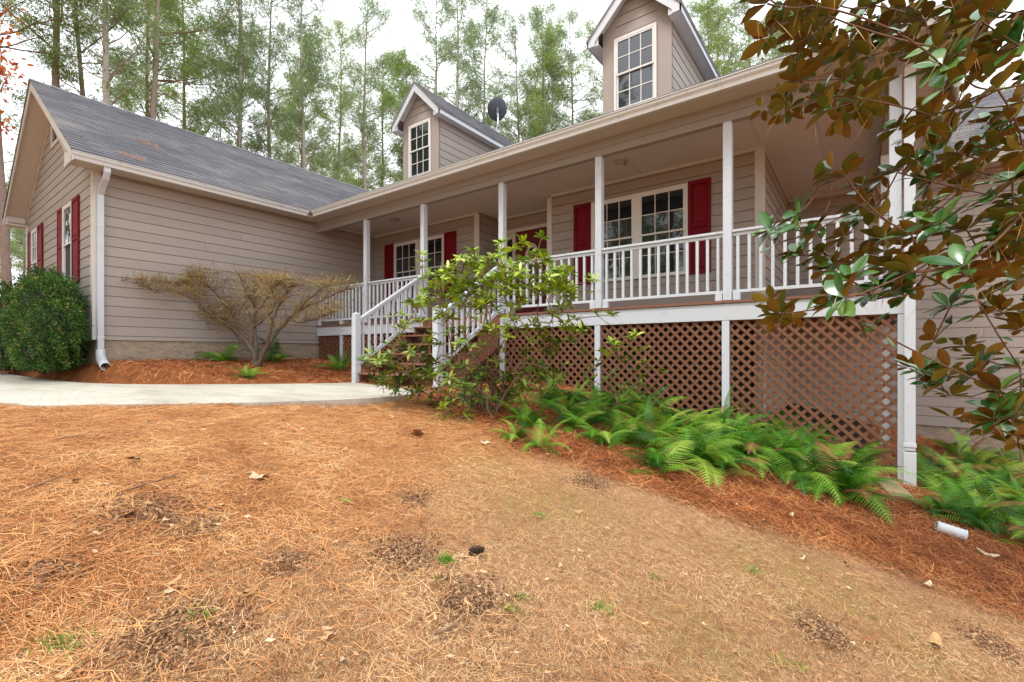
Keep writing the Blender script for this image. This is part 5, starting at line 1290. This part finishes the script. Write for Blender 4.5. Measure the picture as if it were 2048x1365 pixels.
# ------------------------------------------------------------------ ground litter
def scatter(n, lo, hi, pw=1.0, a0=-1.15, a1=1.15):
    """points on the ground in front of the camera, denser near"""
    d = lo*(hi/lo)**rng.random(n)**pw; tt = rng.uniform(a0, a1, n); X = d*(cy*tt-sy); Y = d*(sy*tt+cy); return X, Y, d
def gbump(X, Y): return ground(X, Y)
def inhouse(X, Y): return (Y > PF+.1) & (X > XW) & (X < .3) | (Y > YC) & (X < XW)
def litter(n, lo, hi, L, Wd, keep, mat, name, label, flat=.12, rn=(0, 1), pw=1.):
    X, Y, d = scatter(n, lo, hi, pw); k = keep(X, Y) & ~in_walk(X, Y, -.02) & ~inhouse(X, Y); X, Y, d = X[k], Y[k], d[k]; n = len(X)
    Z = ground(X, Y)
    near_ = np.hypot(X, Y) < 12
    Z = Z+.012+np.abs(rng.normal(0, .007, n)); az = rng.uniform(0, 6.28, n); az += .8*np.sin(X*1.3+Y*2)  
    eps = .05; gxx = (ground(X+eps, Y)-ground(X-eps, Y))/(2*eps); gyy = (ground(X, Y+eps)-ground(X, Y-eps))/(2*eps)
    D = np.stack([np.cos(az), np.sin(az), np.cos(az)*gxx+np.sin(az)*gyy+rng.normal(0, flat, n)], -1); D /= np.linalg.norm(D, axis=1)[:, None]
    Ls = rng.uniform(L[0], L[1], n); P = np.stack([X, Y, Z], -1)-D*Ls[:, None]*.5
    S_ = np.cross(D, np.array([0, 0, 1.])+rng.normal(0, .5, (n, 3))); S_ /= np.linalg.norm(S_, axis=1)[:, None]; w = rng.uniform(*Wd, n)[:, None]*.5*np.maximum(1, d[:, None]/3.2)
    bend = S_*rng.normal(0, .10, n)[:, None]*Ls[:, None]; M_ = P+D*Ls[:, None]*.5+bend; E_ = P+D*Ls[:, None]
    V_ = np.stack([P-S_*w, P+S_*w, M_+S_*w, M_-S_*w, E_+S_*w*.5, E_-S_*w*.5], 1).reshape(-1, 3); b = (np.arange(n)*6)[:, None]
    F_ = np.concatenate([b+[0, 1, 2, 3], b+[3, 2, 4, 5]]); q = rng.uniform(rn[0], rn[1], n); pn = np.array([mnoise.noise((x*2.6, y*2.6, 1.7))+.5*mnoise.noise((x*7, y*7, 4.)) for x, y in zip(X, Y)]); q = np.clip(q*.75+.10+pn*.36, 0, 1)
    link(name, mk_mesh(name, V_, F_, mat, rnd=np.concatenate([q, q])), None, label=label, cat='ground cover', kind='stuff')
def zfun(i, th=None):
    def f(X, Y):
        z = zone(X, Y)
        return rng.random(len(X)) < (z[i] if th is None else th(z))
    return lambda X, Y: f(X, Y) & (rng.random(len(X)) > .8*soilmask(X, Y))
litter(170000, 1.0, 9.5, (.06, .145), (.0012, .0023), zfun(0, lambda z: np.clip(.045+z[0]*.95, 0, 1)*(1-.8*z[1])), M_straw, 'pine_straw', 'loose orange pine straw over the yard on the left and front', rn=(.1, 1))
litter(100000, 2.0, 12, (.08, .18), (.002, .0035), zfun(1), M_mulch, 'pine_straw_mulch', 'reddish brown pine straw mulch in the beds by the house', .35)
litter(190000, 1.0, 7, (.010, .035), (.001, .0019), zfun(0, lambda z: .9-.55*z[0]-.5*z[1]), M_dead, 'dead_grass', 'short dead tan grass on the bare slope', .5)
def on_walk_needles(n):
    X, Y, d = scatter(n*6, 4, 13, .6); k = in_walk(X, Y, -.03); X, Y, d = X[k], Y[k], d[k]; dm = np.sqrt(((X[:, None]-WPOLY[None, :, 0])**2+(Y[:, None]-WPOLY[None, :, 1])**2).min(1)); k = rng.random(len(X)) < .10+.9*np.exp(-(dm/.09)**2); X, Y = X[k], Y[k]; n = len(X); az = rng.uniform(0, 6.28, n)
    P = np.stack([X, Y, walk_z(X)+.006], -1); D = np.stack([np.cos(az), np.sin(az), np.zeros(n)], -1); V_, F_ = blades(P, D, rng.uniform(.06, .15, n), .0045, rng); V_[:, 2] = np.repeat(walk_z(X)+.007, 4)
    link('walk_needles', mk_mesh('walk_needles', V_, F_, M_straw, rnd=rng.uniform(0, .8, n)), None, label='stray pine needles blown over the edges of the pale walkway', cat='pine needles', kind='stuff')
on_walk_needles(5000)
# dark lumps of soil
def soil(px, py, w, h, n, label):
    n = int(n*1.8)
    c = on_ground(px, py); sc = -c[0]*sy+c[1]*cy; rx = w/F_PX*sc/2; X = c[0]+rng.normal(0, .45, n)*rx*cy+rng.normal(0, .45, n)*rx*1.4*-sy*.6; Y = c[1]+rng.normal(0, .45, n)*rx*sy+rng.normal(0, .45, n)*rx*1.2*cy
    m = MB(); RN = []
    for x, y in zip(X, Y):
        s = rng.uniform(.002, .0085); z = gz(x, y)+.014+rng.uniform(0, .008); V_ = []
        for v in ((1,0,0),(-1,0,0),(0,1,0),(0,-1,0),(0,0,1),(0,0,-1)):
            V_.append(Vector((x, y, z))+Vector(v)*s*rng.uniform(.6, 1.3)+Vector(rng.normal(0, s*.25, 3)))
        m.add(V_, [(0,2,4),(2,1,4),(1,3,4),(3,0,4),(2,0,5),(1,2,5),(3,1,5),(0,3,5)]); RN += [rng.random()]*8
    me = mk_mesh('soil_patch', m.v, m.f, M_dirt, rnd=RN); link('soil_patch', me, None, label=label, cat='soil', kind='stuff')
for px, py, w, h, n, lab in SOILS:
    soil(px, py, w, h, n, lab)
# grass tufts
def tuft(px, py, L, n, spread, label, hi=1.0):
    c = on_ground(px, py); t_ = thing('grass_tuft', c, label, 'grass tuft'); r = rng
    P = c+np.stack([r.normal(0, spread, n), r.normal(0, spread*.7, n), np.zeros(n)], -1); D = np.stack([r.normal(0, .45, n), r.normal(0, .45, n), np.ones(n)], -1); D /= np.linalg.norm(D, axis=1)[:, None]
    V_, F_ = blades(P, D, r.uniform(L*.5, L, n), .0035, r, .25); link('blades', mk_mesh('blades', V_, F_, M_grass, rnd=r.uniform(0, hi, n)), t_, kind='stuff')
tuft(893, 1128, .07, 130, .018, 'bright green grass tuft left of the pine cone', .6); tuft(400, 1232, .05, 90, .03, 'flat green grass tuft on the lower left lawn', .8); tuft(118, 1285, .06, 170, .045, 'green grass tuft at the bottom left corner', .7)
tuft(1022, 1222, .04, 70, .025, 'short yellow green tuft in the lower middle', 1); tuft(1195, 1218, .05, 110, .045, 'long yellow grass tuft in the lower centre right'); tuft(1045, 1198, .04, 40, .015, 'tiny green tuft above the short yellow green one', .6)
tuft(870, 1160, .03, 40, .015, 'tiny dark green tuft below the bright tuft', .3); tuft(1500, 1145, .06, 60, .03, 'wispy green tuft on the right slope below the ferns'); tuft(1310, 1158, .04, 40, .02, 'faint green tuft in the right middle of the slope'); tuft(1565, 1330, .05, 70, .035, 'pale grass tuft at the lower right')
# pine cone
c = on_ground(952, 1113); pc = thing('pine_cone', c, 'small dark pine cone lying right of the bright green tuft', 'pine cone')
ax = Vector((.75, .5, .15)).normalized(); sA = ax.cross(Vector((0, 0, 1))).normalized(); sB = ax.cross(sA); cc = Vector(c)+Vector((0, 0, .026))
m = MB(); m.tube([cc-ax*.032, cc, cc+ax*.03], [.008, .012, .005], 6); m.build('core', M_cone, pc)
m = MB()
for i in range(60):
    f = i/60; a = i*2.399; p = cc+ax*(-.034+.066*f); rd = (sA*math.cos(a)+sB*math.sin(a)); w = .0075; rr_ = .021*math.sin(math.pi*(.18+.78*f))**.7
    tn = ax.cross(rd); q = p+rd*rr_+ax*.006; m.add([p-tn*.003, p+tn*.003, q+tn*w, q+rd*.002+ax*.003, q-tn*w, q-ax*.003], [(0, 1, 2, 3), (0, 3, 4), (0, 5, 1), (1, 5, 2), (0, 4, 5), (2, 5, 4, 3)])
m.build('scales', M_cone, pc, kind='stuff')
# fallen leaves
def dryleaf(seed, lobed):
    r = np.random.default_rng(seed); n = 14; pts = []
    for k in range(n):
        a = 2*math.pi*k/n; rad = (.5 if not lobed else (.5 if k % 2 == 0 else .26)); pts.append((math.cos(a)*rad*1.0, math.sin(a)*rad*(.42 if not lobed else .8), .10*math.cos(a*2)+r.normal(0, .03)))
    V_ = [(0, 0, -.02)]+pts; V_ += [(x, y, z-.01) for x, y, z in V_]; F_ = [(0, 1+k, 1+(k+1) % n) for k in range(n)]+[(n+1, n+2+(k+1) % n, n+2+k) for k in range(n)]
    return mk_mesh('fallen_leaf', V_, F_, M_dryleaf, smooth=True)
LM = [dryleaf(1, False), dryleaf(2, False), dryleaf(3, True), dryleaf(4, False)]
def fleaf(px, py, size, k, label, group=None):
    c = on_ground(px, py); o = bpy.data.objects.new('fallen_leaf', LM[k]); COL.objects.link(o); o.location = (c[0], c[1], c[2]+.022); o.scale = (size,)*3
    o.rotation_euler = (rng.normal(0, .25)+.1, rng.normal(0, .2)+.1, rng.uniform(0, 6.28)); finish(o, None, label, 'leaf', group)
for px, py, s, k, lab in [(835, 872, .16, 2, 'broad tan oak leaf below the end of the walkway'), (518, 958, .15, 2, 'broad pale oak leaf in the middle of the left lawn'), (275, 925, .13, 2, 'tan leaf on the straw above the long stick'), (255, 1037, .10, 0, 'pale curled leaf on the dark soil patch'), (970, 890, .09, 2, 'orange brown leaf at the mulch edge under the shrub'),
                      (690, 905, .06, 1, 'grey bent leaf right of centre left lawn'), (1022, 1265, .05, 0, 'white shell-like leaf in the lower centre'), (955, 1330, .06, 0, 'small white leaf at the bottom centre'), (1855, 1175, .08, 0, 'orange leaf on the right straw slope'), (1975, 1112, .12, 0, 'long pale magnolia leaf near the right edge'),
                      (1870, 1290, .11, 0, 'dull brown magnolia leaf at the lower right'), (1740, 1285, .09, 3, 'reddish curled leaf on the lower right slope'), (655, 1275, .05, 1, 'thin upright tan leaf at the lower left centre'), (1580, 1035, .09, 0, 'tan leaf on the mulch below the long ferns'), (985, 838, .08, 2, 'rust leaf in the mulch left of the ferns'), (515, 1020, .06, 3, 'small golden leaf on the left lawn')]:
    fleaf(px, py, s, k, lab)
for i in range(110):
    px, py = rng.uniform(0, 2048), rng.uniform(815, 1365)
    if py < 1000 and px > 1150: continue
    c = on_ground(px, py)
    if in_walk(np.array([c[0]]), np.array([c[1]]))[0]: continue
    fleaf(px, py, rng.uniform(.022, .06), int(rng.integers(4)), 'small pale dry leaf scrap lying on the lawn', 'leaf scraps on the lawn')
for px, py in [(680, 1006), (1066, 1034)]:
    c = on_ground(px, py); me = leaf_mesh('green_leaf', .07, .028, M_rhod, M_rhod, .15, .2, .8, 4, .001); o = link('green_leaf', me, None, label='single green leaf lying flat on the lawn '+('left of centre' if px < 900 else 'right of centre'), cat='leaf'); o.location = (c[0], c[1], c[2]+.022); o.rotation_euler = (.1, 0, .3)
# sticks
for pts, rad, lab in [([(255, 992), (300, 975), (350, 962)], .006, 'thin dark stick lying above the dark soil patch'), ([(60, 988), (100, 972), (125, 962)], .005, 'short brown twig on the straw at the left'), ([(870, 1280), (905, 1273)], .005, 'short broken stick at the bottom centre'), ([(110, 885), (170, 880)], .004, 'thin twig near the walkway at the left')]:
    P = [Vector(on_ground(*p))+Vector((0, 0, .02+rng.uniform(0, .008))) for p in pts]; m = MB(); m.tube(P, [rad, rad*.8, rad*.5][:len(P)], 6); m.tube([P[-2].lerp(P[-1], .4), P[-2].lerp(P[-1], .8)+Vector((.02, .05, .02))], rad*.4, 5)
    m.build('stick', M_stem, None, label=lab, cat='stick', smooth=True)
def chips(n, lo, hi, name, label, keep):
    X, Y, d = scatter(n, lo, hi, .8); k = keep(X, Y) & ~in_walk(X, Y, -.02) & ~inhouse(X, Y); X, Y, d = X[k], Y[k], d[k]; n = len(X); Z = ground(X, Y)+.020+rng.uniform(0, .008, n)
    s_ = (rng.random(n)**3*.018+.004)[:, None]; C_ = np.stack([X, Y, Z], -1); a = rand_rot(n, rng); a[:, 2] *= .3; b = np.cross(a, np.array([0, 0, 1.])); b[:, 2] += rng.normal(0, .25, n)
    V_ = np.stack([C_+a*s_, C_+b*s_*.5+a*s_*.2, C_-a*s_, C_-b*s_*.45], 1).reshape(-1, 3)
    link(name, mk_mesh(name, V_, np.arange(4*n).reshape(-1, 4), M_chip, rnd=rng.random(n)), None, label=label, cat='leaf litter', kind='stuff')
M_chip = needle_mat('chips', [(0, srgb(96, 66, 46)), (.35, srgb(164, 120, 84)), (.8, srgb(196, 158, 118)), (1, srgb(216, 196, 166))])
chips(3600, 1.1, 9, 'leaf_litter', 'fine chips of leaf and bark strewn over the whole yard', lambda X, Y: X > -50)
for px, py, lab in [(295, 289, 'upper clump of tan pine needles on the left wing roof'), (266, 316, 'lower clump of reddish pine needles on the left wing roof')]:
    rr_ = ray(px, py); # intersect wing roof plane
    d_ = (RZ+.03+SL*RX*-1-0)/1; 
    # plane: z = ZG+.03 + SL*(XGW-x)
    d_ = (ZG+.04+SL*XGW)/(rr_[2]+SL*rr_[0]); c = rr_*d_; n = 110
    dx_ = rng.normal(0, .05, n); P = np.stack([c[0]+dx_, c[1]+rng.normal(0, .11, n), c[2]-SL*dx_+rng.uniform(.012, .03, n)], -1); D = rand_rot(n, rng); D[:, 2] = -SL*D[:, 0]; D /= np.linalg.norm(D, axis=1)[:, None]
    V_, F_ = blades(P, D, rng.uniform(.05, .11, n), .004, rng); link('needle_clump', mk_mesh('needle_clump', V_, F_, M_straw, rnd=rng.uniform(.2, .9, n)), None, label=lab, cat='pine needles', kind='stuff')
# loose white downspout end and grey board
a = Vector(on_ground(1872, 1062))+Vector((0, 0, .035)); b = Vector(on_ground(1932, 1082))+Vector((0, 0, .035)); d = (b-a).normalized()
pipe = thing('drain_pipe', tuple((a+b)/2-Vector((0, 0, .035))), 'short white plastic downspout end lying on the straw at the right', 'pipe')
m = MB(); n_ = 18; pp = [a+d*((b-a).length*1.0*u) for u in np.linspace(0, 1, 14)]; m.tube(pp, [.036+.0022*(i % 2) for i in range(13)]+[.043], n_, cap=False)
o = m.build('corrugated_pipe', M_whdirty, pipe, smooth=True); q = o.modifiers.new('solid', 'SOLIDIFY'); q.thickness = -.005
p0 = on_ground(1768, 975); p1 = on_ground(1806, 1003)
m = MB(); A1 = Vector(p0)+Vector((-.02, .10, .06)); A2 = Vector(p1)+Vector((.0, .03, .02)); m.beam(A1, A2, .17, .045)
m.build('grey_board', M_stone, None, bevel=.008, label='weathered grey board leaning in the ferns at the foot of the downspout', cat='board')
